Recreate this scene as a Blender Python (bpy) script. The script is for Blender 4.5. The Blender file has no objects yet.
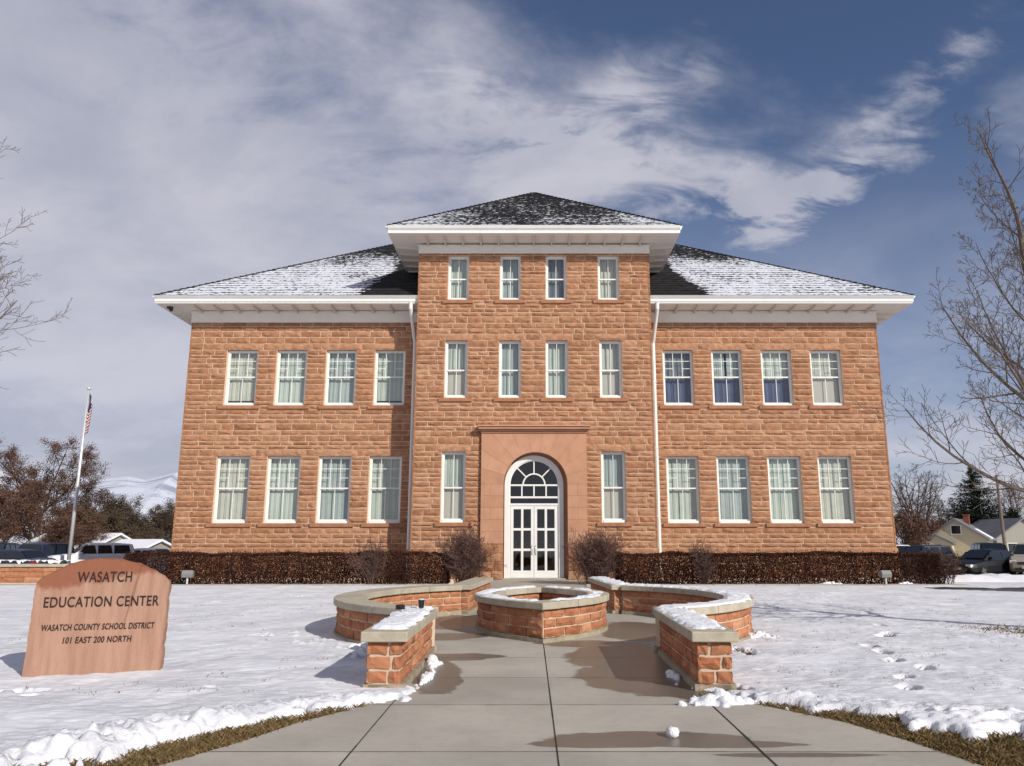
import bpy, math, random
import numpy as np
from mathutils import Vector, Matrix
R = math.radians
rnd = random.Random(7)
scene = bpy.context.scene
col = scene.collection

# ------------------------------------------------------------------ camera
H = 1.6
cam_d = bpy.data.cameras.new("camera")
cam = bpy.data.objects.new("camera", cam_d)
col.objects.link(cam)
cam.location = (0, 0, H)
cam.rotation_euler = (R(90 + 11.54), 0, 0)
cam_d.sensor_width = 36.0
cam_d.lens = 36.0 * 770 / 1024
cam_d.shift_x = -22 / 1024
cam_d.clip_start = 0.05
cam_d.clip_end = 20000
scene.camera = cam

# ------------------------------------------------------------------ light
SUN_EL, SUN_AZ = 29.0, 42.0          # elevation; angle from -Y (behind the camera) towards +X
sd = Vector((math.sin(R(SUN_AZ)) * math.cos(R(SUN_EL)), -math.cos(R(SUN_AZ)) * math.cos(R(SUN_EL)), math.sin(R(SUN_EL))))
sl = bpy.data.lights.new("sun", 'SUN')
sl.energy = 4.9
sl.angle = R(0.5)
sl.color = (1.0, 0.95, 0.87)
sun = bpy.data.objects.new("sun", sl)
col.objects.link(sun)
sun.rotation_euler = sd.to_track_quat('Z', 'Y').to_euler()
scene.view_settings.view_transform = 'Standard'
scene.view_settings.look = 'None'
scene.view_settings.gamma = 1
scene.view_settings.exposure = -0.06

world = bpy.data.worlds.new("World")
scene.world = world
world.use_nodes = True


class NT:
    """tiny node helper"""
    def __init__(s, tree):
        s.t = tree
        s.n = tree.nodes
        s.l = tree.links

    def new(s, typ, ins=None, **kw):
        nd = s.n.new(typ)
        for k, v in kw.items():
            setattr(nd, k, v)
        if ins:
            for k, v in ins.items():
                sock = nd.inputs[k]
                if isinstance(v, bpy.types.NodeSocket):
                    s.l.new(v, sock)
                else:
                    sock.default_value = v
        return nd

    def math(s, op, a, b=None, c=None, clamp=False):
        nd = s.n.new('ShaderNodeMath')
        nd.operation = op
        nd.use_clamp = clamp
        for i, v in enumerate((a, b, c)):
            if v is None:
                continue
            if isinstance(v, bpy.types.NodeSocket):
                s.l.new(v, nd.inputs[i])
            else:
                nd.inputs[i].default_value = v
        return nd.outputs[0]

    def mix(s, f, a, b, blend='MIX'):
        nd = s.n.new('ShaderNodeMix')
        nd.data_type = 'RGBA'
        nd.blend_type = blend
        for sock, v in ((nd.inputs[0], f), (nd.inputs[6], a), (nd.inputs[7], b)):
            if isinstance(v, bpy.types.NodeSocket):
                s.l.new(v, sock)
            else:
                sock.default_value = v if not isinstance(v, tuple) or len(v) == 4 else (*v, 1)
        return nd.outputs[2]

    def ramp(s, f, lo, hi, smooth=True):
        nd = s.n.new('ShaderNodeMapRange')
        nd.interpolation_type = 'SMOOTHSTEP' if smooth else 'LINEAR'
        s.l.new(f, nd.inputs[0])
        nd.inputs[1].default_value = lo
        nd.inputs[2].default_value = hi
        return nd.outputs[0]

    def noise(s, vec, scale, detail=4, rough=.55, dist=0.0):
        nd = s.new('ShaderNodeTexNoise', {'Scale': scale, 'Detail': detail, 'Roughness': rough, 'Distortion': dist})
        if vec is not None:
            s.l.new(vec, nd.inputs['Vector'])
        return nd.outputs[0]


def sky_uv(px, py):
    dv = Matrix.Rotation(R(11.54), 3, 'X') @ Vector(((px - 534) / 770, 1, (383 - py) / 770))
    dv.normalize()
    return dv.x / (dv.z + .40), dv.y / (dv.z + .40)


STREAKS = [(sky_uv(560, 160), sky_uv(770, 205), .10, .30), (sky_uv(740, 215), sky_uv(870, 160), .08, .28), (sky_uv(850, 150), sky_uv(965, 40), .05, .23), (sky_uv(600, 90), sky_uv(700, 70), .06, .2),
           (sky_uv(150, 60), sky_uv(330, 190), .22, .10), (sky_uv(470, 110), sky_uv(520, 130), .08, .2)]


def build_world():
    w = NT(world.node_tree)
    w.n.clear()
    out = w.new('ShaderNodeOutputWorld')
    bg = w.new('ShaderNodeBackground', {'Strength': 0.09})
    w.l.new(bg.outputs[0], out.inputs[0])
    sky = w.new('ShaderNodeTexSky', sky_type='NISHITA', sun_disc=False, sun_elevation=R(SUN_EL),
                sun_rotation=R(180 - SUN_AZ), altitude=1700, air_density=1.0, dust_density=0.6, ozone_density=1.6)
    tc = w.new('ShaderNodeTexCoord')
    sep = w.new('ShaderNodeSeparateXYZ', {0: tc.outputs['Generated']})
    x, y, z = sep.outputs
    zz = w.math('ADD', w.math('MAXIMUM', z, 0.0), 0.40)
    u = w.math('DIVIDE', x, zz)
    v = w.math('DIVIDE', y, zz)
    cv = w.new('ShaderNodeCombineXYZ', {0: u, 1: v, 2: 3.7})
    big = w.noise(cv.outputs[0], 1.25, 3, .5, .2)
    mp = w.new('ShaderNodeMapping', {'Vector': cv.outputs[0], 'Rotation': (0, 0, R(32)), 'Scale': (1.0, 1.35, 1)})
    med = w.noise(mp.outputs[0], 2.6, 8, .57, .25)
    fib = w.noise(cv.outputs[0], 5.5, 9, .62, .8)
    mp2 = w.new('ShaderNodeMapping', {'Vector': cv.outputs[0], 'Rotation': (0, 0, R(-25)), 'Scale': (1.0, 2.2, 1)})
    fib2 = w.noise(mp2.outputs[0], 6.5, 9, .62, .6)
    d = w.math('ADD', w.math('ADD', w.math('MULTIPLY', big, .50), w.math('MULTIPLY', med, .62)), w.math('MULTIPLY', w.math('SUBTRACT', fib, .5), .16))
    d = w.math('SUBTRACT', d, w.math('MULTIPLY', w.math('MINIMUM', u, .25), 0.40))

    # longer streaks of cirrus drifting across the right half of the sky
    def streak(p, q, wd, amt):
        du, dv = q[0] - p[0], q[1] - p[1]
        L2 = du * du + dv * dv
        a = w.math('SUBTRACT', u, p[0])
        b_ = w.math('SUBTRACT', v, p[1])
        t = w.math('DIVIDE', w.math('ADD', w.math('MULTIPLY', a, du), w.math('MULTIPLY', b_, dv)), L2, clamp=True)
        ex = w.math('SUBTRACT', a, w.math('MULTIPLY', t, du))
        ey = w.math('SUBTRACT', b_, w.math('MULTIPLY', t, dv))
        r = w.math('SQRT', w.math('ADD', w.math('MULTIPLY', ex, ex), w.math('MULTIPLY', ey, ey)))
        r = w.math('ADD', r, w.math('MULTIPLY', w.math('SUBTRACT', fib, .5), wd * 2.6))
        return w.math('MULTIPLY', w.ramp(r, wd * 1.5, -.02), w.math('MULTIPLY', w.ramp(fib2, .30, .66), amt))
    for p, q, wd, amt in STREAKS:
        d = w.math('ADD', d, streak(p, q, wd, amt))
    m = w.ramp(d, 0.475, 0.76)
    lowz = w.ramp(z, 0.46, 0.02)
    m = w.math('MAXIMUM', m, w.math('MULTIPLY', w.math('POWER', lowz, .8), w.ramp(d, .12, .62)))
    skyc = w.mix(1.0, sky.outputs[0], (1.02, 1.0, 1.10), 'MULTIPLY')
    cl = w.mix(w.ramp(med, .35, .7), (5.1, 5.25, 6.3), (7.2, 7.05, 7.9))
    res = w.mix(w.math('MULTIPLY', m, .9), skyc, cl)
    w.l.new(res, bg.inputs[0])


build_world()
scene.cycles.use_denoising = True
scene.cycles.max_bounces = 8
scene.cycles.transparent_max_bounces = 12


# ------------------------------------------------------------------ materials
def mat(name, color=(.5, .5, .5), rough=.7, spec=.3, metal=0.0, noise=None, bump=None, island=None, builder=None, coat=0, grime=False):
    m = bpy.data.materials.new(name)
    m.use_nodes = True
    t = NT(m.node_tree)
    b = t.n['Principled BSDF']
    b.inputs['Roughness'].default_value = rough
    b.inputs['Specular IOR Level'].default_value = spec
    b.inputs['Metallic'].default_value = metal
    b.inputs['Coat Weight'].default_value = coat
    b.inputs['Coat Roughness'].default_value = .06
    tc = t.new('ShaderNodeTexCoord')
    vec = tc.outputs['Object']
    c = None
    if island:                       # per-piece colour range (a, b)
        geo = t.new('ShaderNodeNewGeometry')
        rp = geo.outputs['Random Per Island']
        cr = t.new('ShaderNodeValToRGB', {0: rp})
        els = cr.color_ramp.elements
        while len(els) < len(island):
            els.new(.5)
        for i, cc in enumerate(island):
            els[i].position = i / (len(island) - 1)
            els[i].color = (*cc, 1)
        c = cr.outputs[0]
    if noise:                        # (scale, amount)
        f = t.noise(vec, noise[0], 6, .6)
        f = t.math('MULTIPLY_ADD', t.math('SUBTRACT', f, .5), noise[1] * 2.4, 1.0)
        cc = t.new('ShaderNodeCombineXYZ', {0: f, 1: f, 2: f})
        c = t.mix(1.0, c if c is not None else (*color, 1), cc.outputs[0], 'MULTIPLY')
    if grime:                        # old rain streaks and soot, metres across
        mp = t.new('ShaderNodeMapping', {'Vector': vec, 'Scale': (1, 1, .28)})
        gm = t.ramp(t.noise(mp.outputs[0], .9, 6, .65), .50, .78)
        c = t.mix(t.math('MULTIPLY', gm, .38), c, t.mix(1.0, c, (.62, .52, .46, 1), 'MULTIPLY'))
        gm = t.ramp(t.noise(vec, .45, 5, .6), .52, .75)
        c = t.mix(t.math('MULTIPLY', gm, .35), c, t.mix(1.0, c, (1.15, 1.18, 1.22, 1), 'MULTIPLY'))
    if c is not None:
        t.l.new(c, b.inputs['Base Color'])
    else:
        b.inputs['Base Color'].default_value = (*color, 1)
    if bump:
        f = t.noise(vec, bump[0], 6, .65)
        bp = t.new('ShaderNodeBump', {'Height': f, 'Distance': bump[1], 'Strength': 1.0})
        t.l.new(bp.outputs[0], b.inputs['Normal'])
    if builder:
        builder(t, b, vec)
    return m


M = {}
M['stone'] = mat('red_sandstone', rough=.9, spec=.15, island=[(.29, .134, .070), (.385, .195, .107), (.32, .150, .078), (.43, .23, .133), (.345, .165, .090), (.385, .185, .098)], noise=(4.5, .55), bump=(22, .035), grime=True)
M['stone_dark'] = mat('rust_sandstone', rough=.9, spec=.15, island=[(.30, .115, .055), (.43, .19, .10), (.35, .135, .068), (.46, .23, .13)], noise=(6, .5), bump=(45, .008))
M['smooth'] = mat('dressed_sandstone', rough=.85, spec=.15, island=[(.41, .215, .132), (.46, .25, .158), (.44, .232, .145)], noise=(2.2, .22), bump=(60, .002))
M['sill'] = mat('sill_sandstone', rough=.9, spec=.15, island=[(.33, .15, .08), (.38, .18, .1)], noise=(5, .4), bump=(30, .01))
M['mortar'] = mat('mortar', (.61, .44, .305), .95, .1, noise=(7, .2), bump=(60, .003))
M['mortar_pale'] = mat('pale_mortar', (.54, .41, .295), .95, .1, noise=(9, .25), bump=(60, .003))
M['white'] = mat('white_paint', (.72, .71, .68), .55, .3, noise=(1.5, .12))
M['soffit'] = mat('soffit_paint', (.74, .70, .64), .6, .2, noise=(1.2, .08))
M['trimgrey'] = mat('rafter_paint', (.60, .54, .47), .65, .2)
M['dark_metal'] = mat('dark_metal', (.03, .03, .032), .45, .4)
M['steel'] = mat('brushed_steel', (.6, .6, .58), .3, .5, 1.0)
M['pole'] = mat('pole_aluminium', (.62, .62, .62), .4, .5, .4)
M['curtain'] = mat('pale_curtain', (.43, .475, .43), .9, .1, noise=(2, .15))
M['curtain_cream'] = mat('cream_curtain', (.45, .46, .40), .9, .1, noise=(2, .2))
M['curtain_grey'] = mat('grey_curtain', (.34, .385, .375), .9, .1, noise=(2, .2))
M['drape'] = mat('slate_blue_drape', (.085, .10, .165), .9, .1, noise=(2, .3))  # blue of the sky mirrored in the panes, painted as cloth colour
M['drape_grey'] = mat('dark_grey_drape', (.16, .18, .20), .9, .1, noise=(2, .3))
M['shade'] = mat('roller_blind', (.42, .40, .36), .9, .1, noise=(1, .08))
M['interior'] = mat('dark_interior', (.025, .025, .025), .9, .1)
M['cap'] = mat('cast_stone', rough=.85, spec=.2, island=[(.365, .325, .25), (.425, .375, .285), (.39, .35, .272)], noise=(5, .35), bump=(40, .004))
M['footing'] = mat('concrete_footing', (.33, .28, .2), .9, .15, noise=(9, .5), bump=(25, .008))
M['bark'] = mat('grey_bark', (.135, .105, .085), .9, .1, noise=(4, .4), bump=(30, .01))
M['bark_far'] = mat('brown_bark', (.085, .06, .05), .9, .1, noise=(1, .4))
M['twig_mauve'] = mat('mauve_twig', rough=.9, spec=.1, island=[(.11, .065, .055), (.17, .10, .08), (.08, .05, .045)])
M['hedge'] = mat('dry_barberry', rough=.9, spec=.08, island=[(.040, .016, .012), (.075, .030, .020), (.11, .045, .026), (.05, .02, .016), (.15, .068, .034)])
def hedge_builder(t, b, vec):
    geo = t.new('ShaderNodeNewGeometry')
    n = t.math('ADD', t.math('MULTIPLY', geo.outputs['Random Per Island'], .36), t.math('MULTIPLY', t.noise(vec, 1.3, 6, .65), .98))
    cr = t.new('ShaderNodeValToRGB', {0: n})
    e = cr.color_ramp.elements
    e[0].position = .3
    e[0].color = (.017, .008, .007, 1)
    e[1].position = .95
    e[1].color = (.12, .05, .025, 1)
    for p, c in ((.55, (.034, .014, .011, 1)), (.75, (.064, .026, .017, 1))):
        q = e.new(p)
        q.color = c
    t.l.new(cr.outputs[0], b.inputs['Base Color'])


M['hedge'] = mat('dry_barberry', rough=.9, spec=.08, builder=hedge_builder)
M['hedge_wood'] = mat('hedge_wood', (.05, .03, .025), .9, .1)
M['russet'] = mat('russet_leaf', rough=.9, spec=.08, island=[(.085, .045, .03), (.13, .07, .045), (.10, .055, .04), (.16, .095, .065)])
M['olive'] = mat('olive_leaf', rough=.9, spec=.08, island=[(.06, .045, .028), (.10, .07, .042), (.075, .06, .04)])
M['needle'] = mat('dark_needle', rough=.85, spec=.12, island=[(.008, .015, .010), (.017, .028, .017), (.012, .02, .013)])
M['grass'] = mat('winter_grass', rough=.9, spec=.1, island=[(.17, .10, .05), (.12, .085, .035), (.25, .17, .085), (.10, .085, .03), (.13, .07, .035)])
M['soil'] = mat('matted_turf', (.12, .085, .04), .95, .1, noise=(14, .6), bump=(40, .02))
M['asphalt'] = mat('wet_asphalt', (.075, .068, .06), .55, .4, noise=(2, .4), bump=(120, .004))
M['tyre'] = mat('tyre_rubber', (.02, .02, .02), .85, .2)
M['carglass'] = mat('car_glass', (.012, .015, .02), .08, .6)
M['lamp_glass'] = mat('headlight_glass', (.7, .72, .75), .15, .6)
M['tail'] = mat('red_lens', (.35, .015, .012), .2, .5)
M['plate'] = mat('licence_plate', (.6, .6, .62), .5, .3)
M['siding'] = mat('cream_siding', (.47, .40, .27), .8, .2, noise=(.6, .1))
M['siding_grey'] = mat('grey_siding', (.28, .26, .22), .8, .2, noise=(.6, .1))
M['house_roof'] = mat('grey_shingle', (.16, .16, .175), .9, .1, noise=(1.2, .3))
M['brickred'] = mat('red_brick', (.22, .08, .05), .9, .1, noise=(4, .3))
M['wood_pole'] = mat('weathered_pole', (.16, .13, .105), .9, .1, noise=(4, .3))
M['lampgrey'] = mat('grey_lamp_housing', (.20, .20, .19), .6, .3)
M['black_plastic'] = mat('black_plastic', (.015, .015, .016), .35, .4)


def snow_builder(t, b, vec):
    f = t.noise(vec, 1.7, 5, .6)
    c = t.mix(t.ramp(f, .3, .7), (.63, .635, .665, 1), (.75, .745, .765, 1))
    dirt = t.noise(vec, 16, 4, .65)
    big = t.noise(vec, .55, 3, .5)
    dm = t.math('MULTIPLY', t.ramp(dirt, .62, .74), t.ramp(big, .44, .66))
    c = t.mix(t.math('MULTIPLY', dm, .55), c, (.33, .27, .19, 1))
    t.l.new(c, b.inputs['Base Color'])
    pm = t.ramp(t.noise(vec, .8, 3, .5), .35, .65)
    h = t.math('ADD', t.math('MULTIPLY', t.noise(t.new('ShaderNodeMapping', {'Vector': vec, 'Scale': (.7, 1.5, 1)}).outputs[0], 6, 7, .66), t.math('MULTIPLY_ADD', pm, .9, .35)), t.math('MULTIPLY', t.noise(vec, 48, 4, .7), t.math('MULTIPLY', pm, .3)))
    bp = t.new('ShaderNodeBump', {'Height': h, 'Distance': .05, 'Strength': .9})
    t.l.new(bp.outputs[0], b.inputs['Normal'])
    b.inputs['Subsurface Weight'].default_value = 0.0


M['snow'] = mat('snow', (.85, .86, .88), .75, .2, builder=snow_builder)
M['snow_lump'] = mat('shovelled_snow', (.76, .765, .79), .8, .2, noise=(9, .06), bump=(28, .02))


def far_snow_builder(t, b, vec):
    # snowy foothills with scrub streaks; distance haze put into the bluish, muted colours
    mp = t.new('ShaderNodeMapping', {'Vector': vec, 'Scale': (1, 1, 2.5)})
    f = t.noise(mp.outputs[0], .004, 8, .68, .6)
    c = t.mix(t.ramp(f, .47, .60), (.58, .60, .67, 1), (.30, .32, .40, 1))
    t.l.new(c, b.inputs['Base Color'])


M['hill'] = mat('snowy_scrub_hill', rough=.95, spec=.05, builder=far_snow_builder)


def concrete_builder(t, b, vec):
    at = t.new('ShaderNodeAttribute', attribute_name='wet')
    f1 = t.noise(vec, .9, 5, .6)
    f2 = t.noise(vec, 9, 6, .7)
    base = t.mix(t.ramp(f1, .3, .7), (.345, .312, .262, 1), (.425, .386, .325, 1))
    base = t.mix(t.math('MULTIPLY', t.ramp(f2, .45, .75), .35), base, (.30, .262, .21, 1))
    tn = t.new('ShaderNodeAttribute', attribute_name='slab')
    tv = t.new('ShaderNodeCombineXYZ', {0: tn.outputs['Fac'], 1: tn.outputs['Fac'], 2: tn.outputs['Fac']})
    base = t.mix(1.0, base, tv.outputs[0], 'MULTIPLY')
    st = t.ramp(t.noise(t.new('ShaderNodeMapping', {'Vector': vec, 'Scale': (1, .35, 1)}).outputs[0], 3.4, 7, .7, .6), .56, .72)
    base = t.mix(t.math('MULTIPLY', st, .22), base, (.22, .19, .15, 1))
    spk = t.ramp(t.noise(vec, 130, 2, .5), .62, .72)
    base = t.mix(t.math('MULTIPLY', spk, .3), base, (.2, .18, .15, 1))
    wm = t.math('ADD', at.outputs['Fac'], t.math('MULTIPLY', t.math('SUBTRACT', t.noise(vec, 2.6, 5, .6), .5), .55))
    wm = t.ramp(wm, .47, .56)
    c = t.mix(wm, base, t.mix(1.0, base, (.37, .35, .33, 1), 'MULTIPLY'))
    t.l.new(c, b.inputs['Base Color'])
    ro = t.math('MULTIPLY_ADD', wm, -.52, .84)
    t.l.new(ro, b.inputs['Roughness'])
    bp = t.new('ShaderNodeBump', {'Height': t.noise(vec, 90, 4, .7), 'Distance': .002, 'Strength': .7})
    t.l.new(bp.outputs[0], b.inputs['Normal'])


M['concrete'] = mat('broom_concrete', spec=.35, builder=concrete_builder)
M['joint'] = mat('joint_filler', (.05, .042, .035), .9, .1)
M['kerb'] = mat('kerb_concrete', (.36, .33, .28), .9, .15, noise=(3, .35), bump=(60, .004))


def roof_builder(t, b, vec):
    at = t.new('ShaderNodeAttribute', attribute_name='snow')
    bt = t.new('ShaderNodeAttribute', attribute_name='butt')
    mp = t.new('ShaderNodeMapping', {'Vector': vec, 'Scale': (.95, 1.3, 1.3)})
    n1 = t.noise(mp.outputs[0], 5.2, 5, .7)
    n2 = t.noise(vec, .55, 3, .5)
    n3 = t.noise(vec, 7, 3, .6)
    s = t.math('ADD', at.outputs['Fac'], t.math('MULTIPLY', t.math('SUBTRACT', n1, .5), 2.3))
    s = t.math('ADD', s, t.math('MULTIPLY', t.math('SUBTRACT', n2, .5), .6))
    bb = t.math('POWER', bt.outputs['Fac'], 3.0)
    s = t.math('SUBTRACT', s, t.math('MULTIPLY', bb, t.math('MULTIPLY', n3, .85)))
    m = t.ramp(s, .40, .54)
    sh = t.mix(t.ramp(t.noise(vec, 3.0, 4, .6), .3, .7), (.010, .009, .010, 1), (.028, .026, .026, 1))
    c = t.mix(m, sh, (.60, .61, .66, 1))
    t.l.new(c, b.inputs['Base Color'])


M['roof'] = mat('snowy_shingle', rough=.85, spec=.15, builder=roof_builder)


def sign_builder(t, b, vec):
    sep = t.new('ShaderNodeSeparateXYZ', {0: vec})
    mp = t.new('ShaderNodeMapping', {'Vector': vec, 'Scale': (5, 5, .6)})
    n = t.noise(mp.outputs[0], 2.0, 6, .65)
    n2 = t.noise(vec, 3.2, 5, .6)
    c = t.mix(t.ramp(n, .3, .7), (.31, .175, .122, 1), (.40, .238, .170, 1))
    # darker rust weathering along the top
    zz = t.math('ADD', sep.outputs[2], t.math('MULTIPLY', t.math('SUBTRACT', n2, .5), .35))
    zz = t.math('SUBTRACT', zz, t.math('MULTIPLY', sep.outputs[0], .12))
    c = t.mix(t.math('MULTIPLY', t.ramp(zz, 1.10, 1.17), .85), c, (.225, .078, .042, 1))
    # a diagonal stain crack
    ln = t.math('ABSOLUTE', t.math('ADD', t.math('SUBTRACT', sep.outputs[0], .37), t.math('MULTIPLY', t.math('SUBTRACT', sep.outputs[2], 1.1), -.2)))
    ln = t.math('ADD', ln, t.math('MULTIPLY', t.math('SUBTRACT', n2, .5), .04))
    c = t.mix(t.math('MULTIPLY', t.ramp(ln, .022, .008), t.math('MULTIPLY', t.ramp(sep.outputs[2], .45, .7), .5)), c, (.16, .07, .045, 1))
    t.l.new(c, b.inputs['Base Color'])
    bp = t.new('ShaderNodeBump', {'Height': t.noise(vec, 26, 6, .65), 'Distance': .006, 'Strength': .9})
    t.l.new(bp.outputs[0], b.inputs['Normal'])


M['sign'] = mat('weathered_sign_sandstone', rough=.9, spec=.12, builder=sign_builder)
M['letter'] = mat('engraved_black_paint', (.03, .02, .018), .8, .2)


def glass_mat():
    m = bpy.data.materials.new('window_glass')
    m.use_nodes = True
    t = NT(m.node_tree)
    t.n.clear()
    out = t.new('ShaderNodeOutputMaterial')
    tr = t.new('ShaderNodeBsdfTransparent', {'Color': (.95, .97, .95, 1)})
    gl = t.new('ShaderNodeBsdfGlossy', {'Color': (1, 1, 1, 1), 'Roughness': .015})
    tc = t.new('ShaderNodeTexCoord')
    bp = t.new('ShaderNodeBump', {'Height': t.noise(tc.outputs['Object'], 1.3, 2, .5), 'Distance': .012, 'Strength': .5})
    t.l.new(bp.outputs[0], gl.inputs['Normal'])
    geo = t.new('ShaderNodeNewGeometry')
    fr = t.new('ShaderNodeFresnel', {'IOR': t.math('MULTIPLY_ADD', geo.outputs['Backfacing'], -.8333, 1.5)})
    f = t.math('MULTIPLY_ADD', fr.outputs[0], 1.15, .03, clamp=True)
    mx = t.new('ShaderNodeMixShader', {0: f, 1: tr.outputs[0], 2: gl.outputs[0]})
    t.l.new(mx.outputs[0], out.inputs[0])
    return m


M['glass'] = glass_mat()


def paint(name, c, metal=0.3):
    return mat(name, c, .45, .35, 0.0, coat=.08)


# ------------------------------------------------------------------ mesh helpers
class MB:
    def __init__(s):
        s.v = []
        s.f = []

    def quad(s, a, b, c, d):
        i = len(s.v)
        s.v += [a, b, c, d]
        s.f.append((i, i + 1, i + 2, i + 3))

    def box(s, x0, x1, y0, y1, z0, z1):
        i = len(s.v)
        s.v += [(x0, y0, z0), (x1, y0, z0), (x1, y1, z0), (x0, y1, z0), (x0, y0, z1), (x1, y0, z1), (x1, y1, z1), (x0, y1, z1)]
        for q in ((0, 3, 2, 1), (4, 5, 6, 7), (0, 1, 5, 4), (1, 2, 6, 5), (2, 3, 7, 6), (3, 0, 4, 7)):
            s.f.append(tuple(i + k for k in q))

    def prism(s, poly, ax, lo, hi):
        """extrude a 2-D polygon; ax = 'y' means poly is (x, z) extruded along y, 'z': (x, y) along z, 'x': (y, z)"""
        n = len(poly)
        i = len(s.v)
        for h in (lo, hi):
            for p, q in poly:
                s.v.append({'y': (p, h, q), 'z': (p, q, h), 'x': (h, p, q)}[ax])
        s.f.append(tuple(i + k for k in range(n)))
        s.f.append(tuple(i + n + k for k in reversed(range(n))))
        for k in range(n):
            k2 = (k + 1) % n
            s.f.append((i + k2, i + k, i + n + k, i + n + k2))

    def tube(s, pts, rad, sides=6, cap=True):
        pts = [Vector(p) for p in pts]
        n = len(pts)
        if isinstance(rad, (int, float)):
            rad = [rad] * n
        base = len(s.v)
        ref = None
        for k in range(n):
            d = (pts[min(k + 1, n - 1)] - pts[max(k - 1, 0)])
            d = d.normalized() if d.length > 1e-9 else Vector((0, 0, 1))
            if ref is None:
                ref = d.orthogonal().normalized()
            ref = (ref - d * ref.dot(d))
            ref = ref.normalized() if ref.length > 1e-6 else d.orthogonal().normalized()
            bb = d.cross(ref)
            for j in range(sides):
                a = 2 * math.pi * j / sides
                p = pts[k] + (ref * math.cos(a) + bb * math.sin(a)) * rad[k]
                s.v.append((p.x, p.y, p.z))
        for k in range(n - 1):
            for j in range(sides):
                j2 = (j + 1) % sides
                a = base + k * sides
                s.f.append((a + j, a + j2, a + sides + j2, a + sides + j))
        if cap:
            s.f.append(tuple(base + j for j in reversed(range(sides))))
            s.f.append(tuple(base + (n - 1) * sides + j for j in range(sides)))

    def lathe(s, prof, seg=20, c=(0, 0, 0)):
        base = len(s.v)
        n = len(prof)
        for (r, z) in prof:
            for j in range(seg):
                a = 2 * math.pi * j / seg
                s.v.append((c[0] + r * math.cos(a), c[1] + r * math.sin(a), c[2] + z))
        for k in range(n - 1):
            for j in range(seg):
                j2 = (j + 1) % seg
                s.f.append((base + k * seg + j, base + k * seg + j2, base + (k + 1) * seg + j2, base + (k + 1) * seg + j))
        s.f.append(tuple(base + j for j in reversed(range(seg))))
        s.f.append(tuple(base + (n - 1) * seg + j for j in range(seg)))

    def build(s, name, m, parent=None, smooth=False, bevel=0.0, kind=None):
        me = bpy.data.meshes.new(name)
        me.from_pydata([tuple(map(float, p)) for p in s.v], [], s.f)
        me.materials.append(m)
        me.update()
        if smooth:
            me.polygons.foreach_set('use_smooth', [True] * len(me.polygons))
        o = bpy.data.objects.new(name, me)
        col.objects.link(o)
        if parent is not None:
            o.parent = parent
        if kind:
            o['kind'] = kind
        if bevel:
            bm = o.modifiers.new('bevel', 'BEVEL')
            bm.width = bevel
            bm.segments = 2
            bm.limit_method = 'ANGLE'
        return o


def tag(o, label, cat, group=None):
    o['label'] = label
    o['category'] = cat
    if group:
        o['group'] = group
    return o


def thing(name, label, cat, loc=(0, 0, 0), rz=0, group=None):
    o = bpy.data.objects.new(name, None)
    o.empty_display_size = .2
    col.objects.link(o)
    o.location = loc
    o.rotation_euler = (0, 0, rz)
    return tag(o, label, cat, group)


def vnoise(x, y, seed=0):
    x = np.asarray(x, float)
    y = np.asarray(y, float)
    xi = np.floor(x).astype(np.int64)
    yi = np.floor(y).astype(np.int64)
    xf = x - xi
    yf = y - yi

    def hsh(a, b):
        n = (a * 374761393 + b * 668265263 + seed * 1442695041) & 0x7fffffff
        n = ((n ^ (n >> 13)) * 1274126177) & 0x7fffffff
        n = n ^ (n >> 16)
        return (n & 0xffff) / 65535.0
    sx = xf * xf * (3 - 2 * xf)
    sy = yf * yf * (3 - 2 * yf)
    a = hsh(xi, yi) * (1 - sx) + hsh(xi + 1, yi) * sx
    b = hsh(xi, yi + 1) * (1 - sx) + hsh(xi + 1, yi + 1) * sx
    return a * (1 - sy) + b * sy


def fbm(x, y, seed=0, oct=4):
    r = 0
    a = .5
    for k in range(oct):
        r = r + a * vnoise(x * 2 ** k, y * 2 ** k, seed + k * 17)
        a *= .5
    return r / (1 - .5 ** oct)


def sstep(x, a, b):
    t = np.clip((x - a) / (b - a), 0, 1)
    return t * t * (3 - 2 * t)


def grid_mesh(name, X, Y, Z, m, keep=None, attrs=None, smooth=True, parent=None, kind=None):
    """X, Y, Z 2-D arrays -> a sheet; keep = bool per cell"""
    ny, nx = X.shape
    v = np.stack([X, Y, Z], -1).reshape(-1, 3)
    idx = np.arange(ny * nx).reshape(ny, nx)
    q = np.stack([idx[:-1, :-1], idx[:-1, 1:], idx[1:, 1:], idx[1:, :-1]], -1)
    q = q[keep] if keep is not None else q.reshape(-1, 4)
    q = q.reshape(-1, 4)
    used = np.unique(q)
    remap = -np.ones(ny * nx, int)
    remap[used] = np.arange(len(used))
    me = bpy.data.meshes.new(name)
    me.from_pydata(v[used].tolist(), [], remap[q].tolist())
    me.materials.append(m)
    if smooth:
        me.polygons.foreach_set('use_smooth', [True] * len(me.polygons))
    for k, arr in (attrs or {}).items():
        at = me.attributes.new(k, 'FLOAT', 'POINT')
        at.data.foreach_set('value', np.asarray(arr, float).reshape(-1)[used])
    me.update()
    o = bpy.data.objects.new(name, me)
    col.objects.link(o)
    if parent is not None:
        o.parent = parent
    if kind:
        o['kind'] = kind
    return o


# rock-faced masonry -------------------------------------------------
def split_courses(breaks, target=.235):
    zs = [breaks[0]]
    for a, b in zip(breaks, breaks[1:]):
        n = max(1, round((b - a) / target))
        ws = [rnd.uniform(.68, 1.32) for _ in range(n)]
        t = sum(ws)
        z = a
        for w in ws[:-1]:
            z += (b - a) * w / t
            zs.append(z)
        zs.append(b)
    return zs


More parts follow.
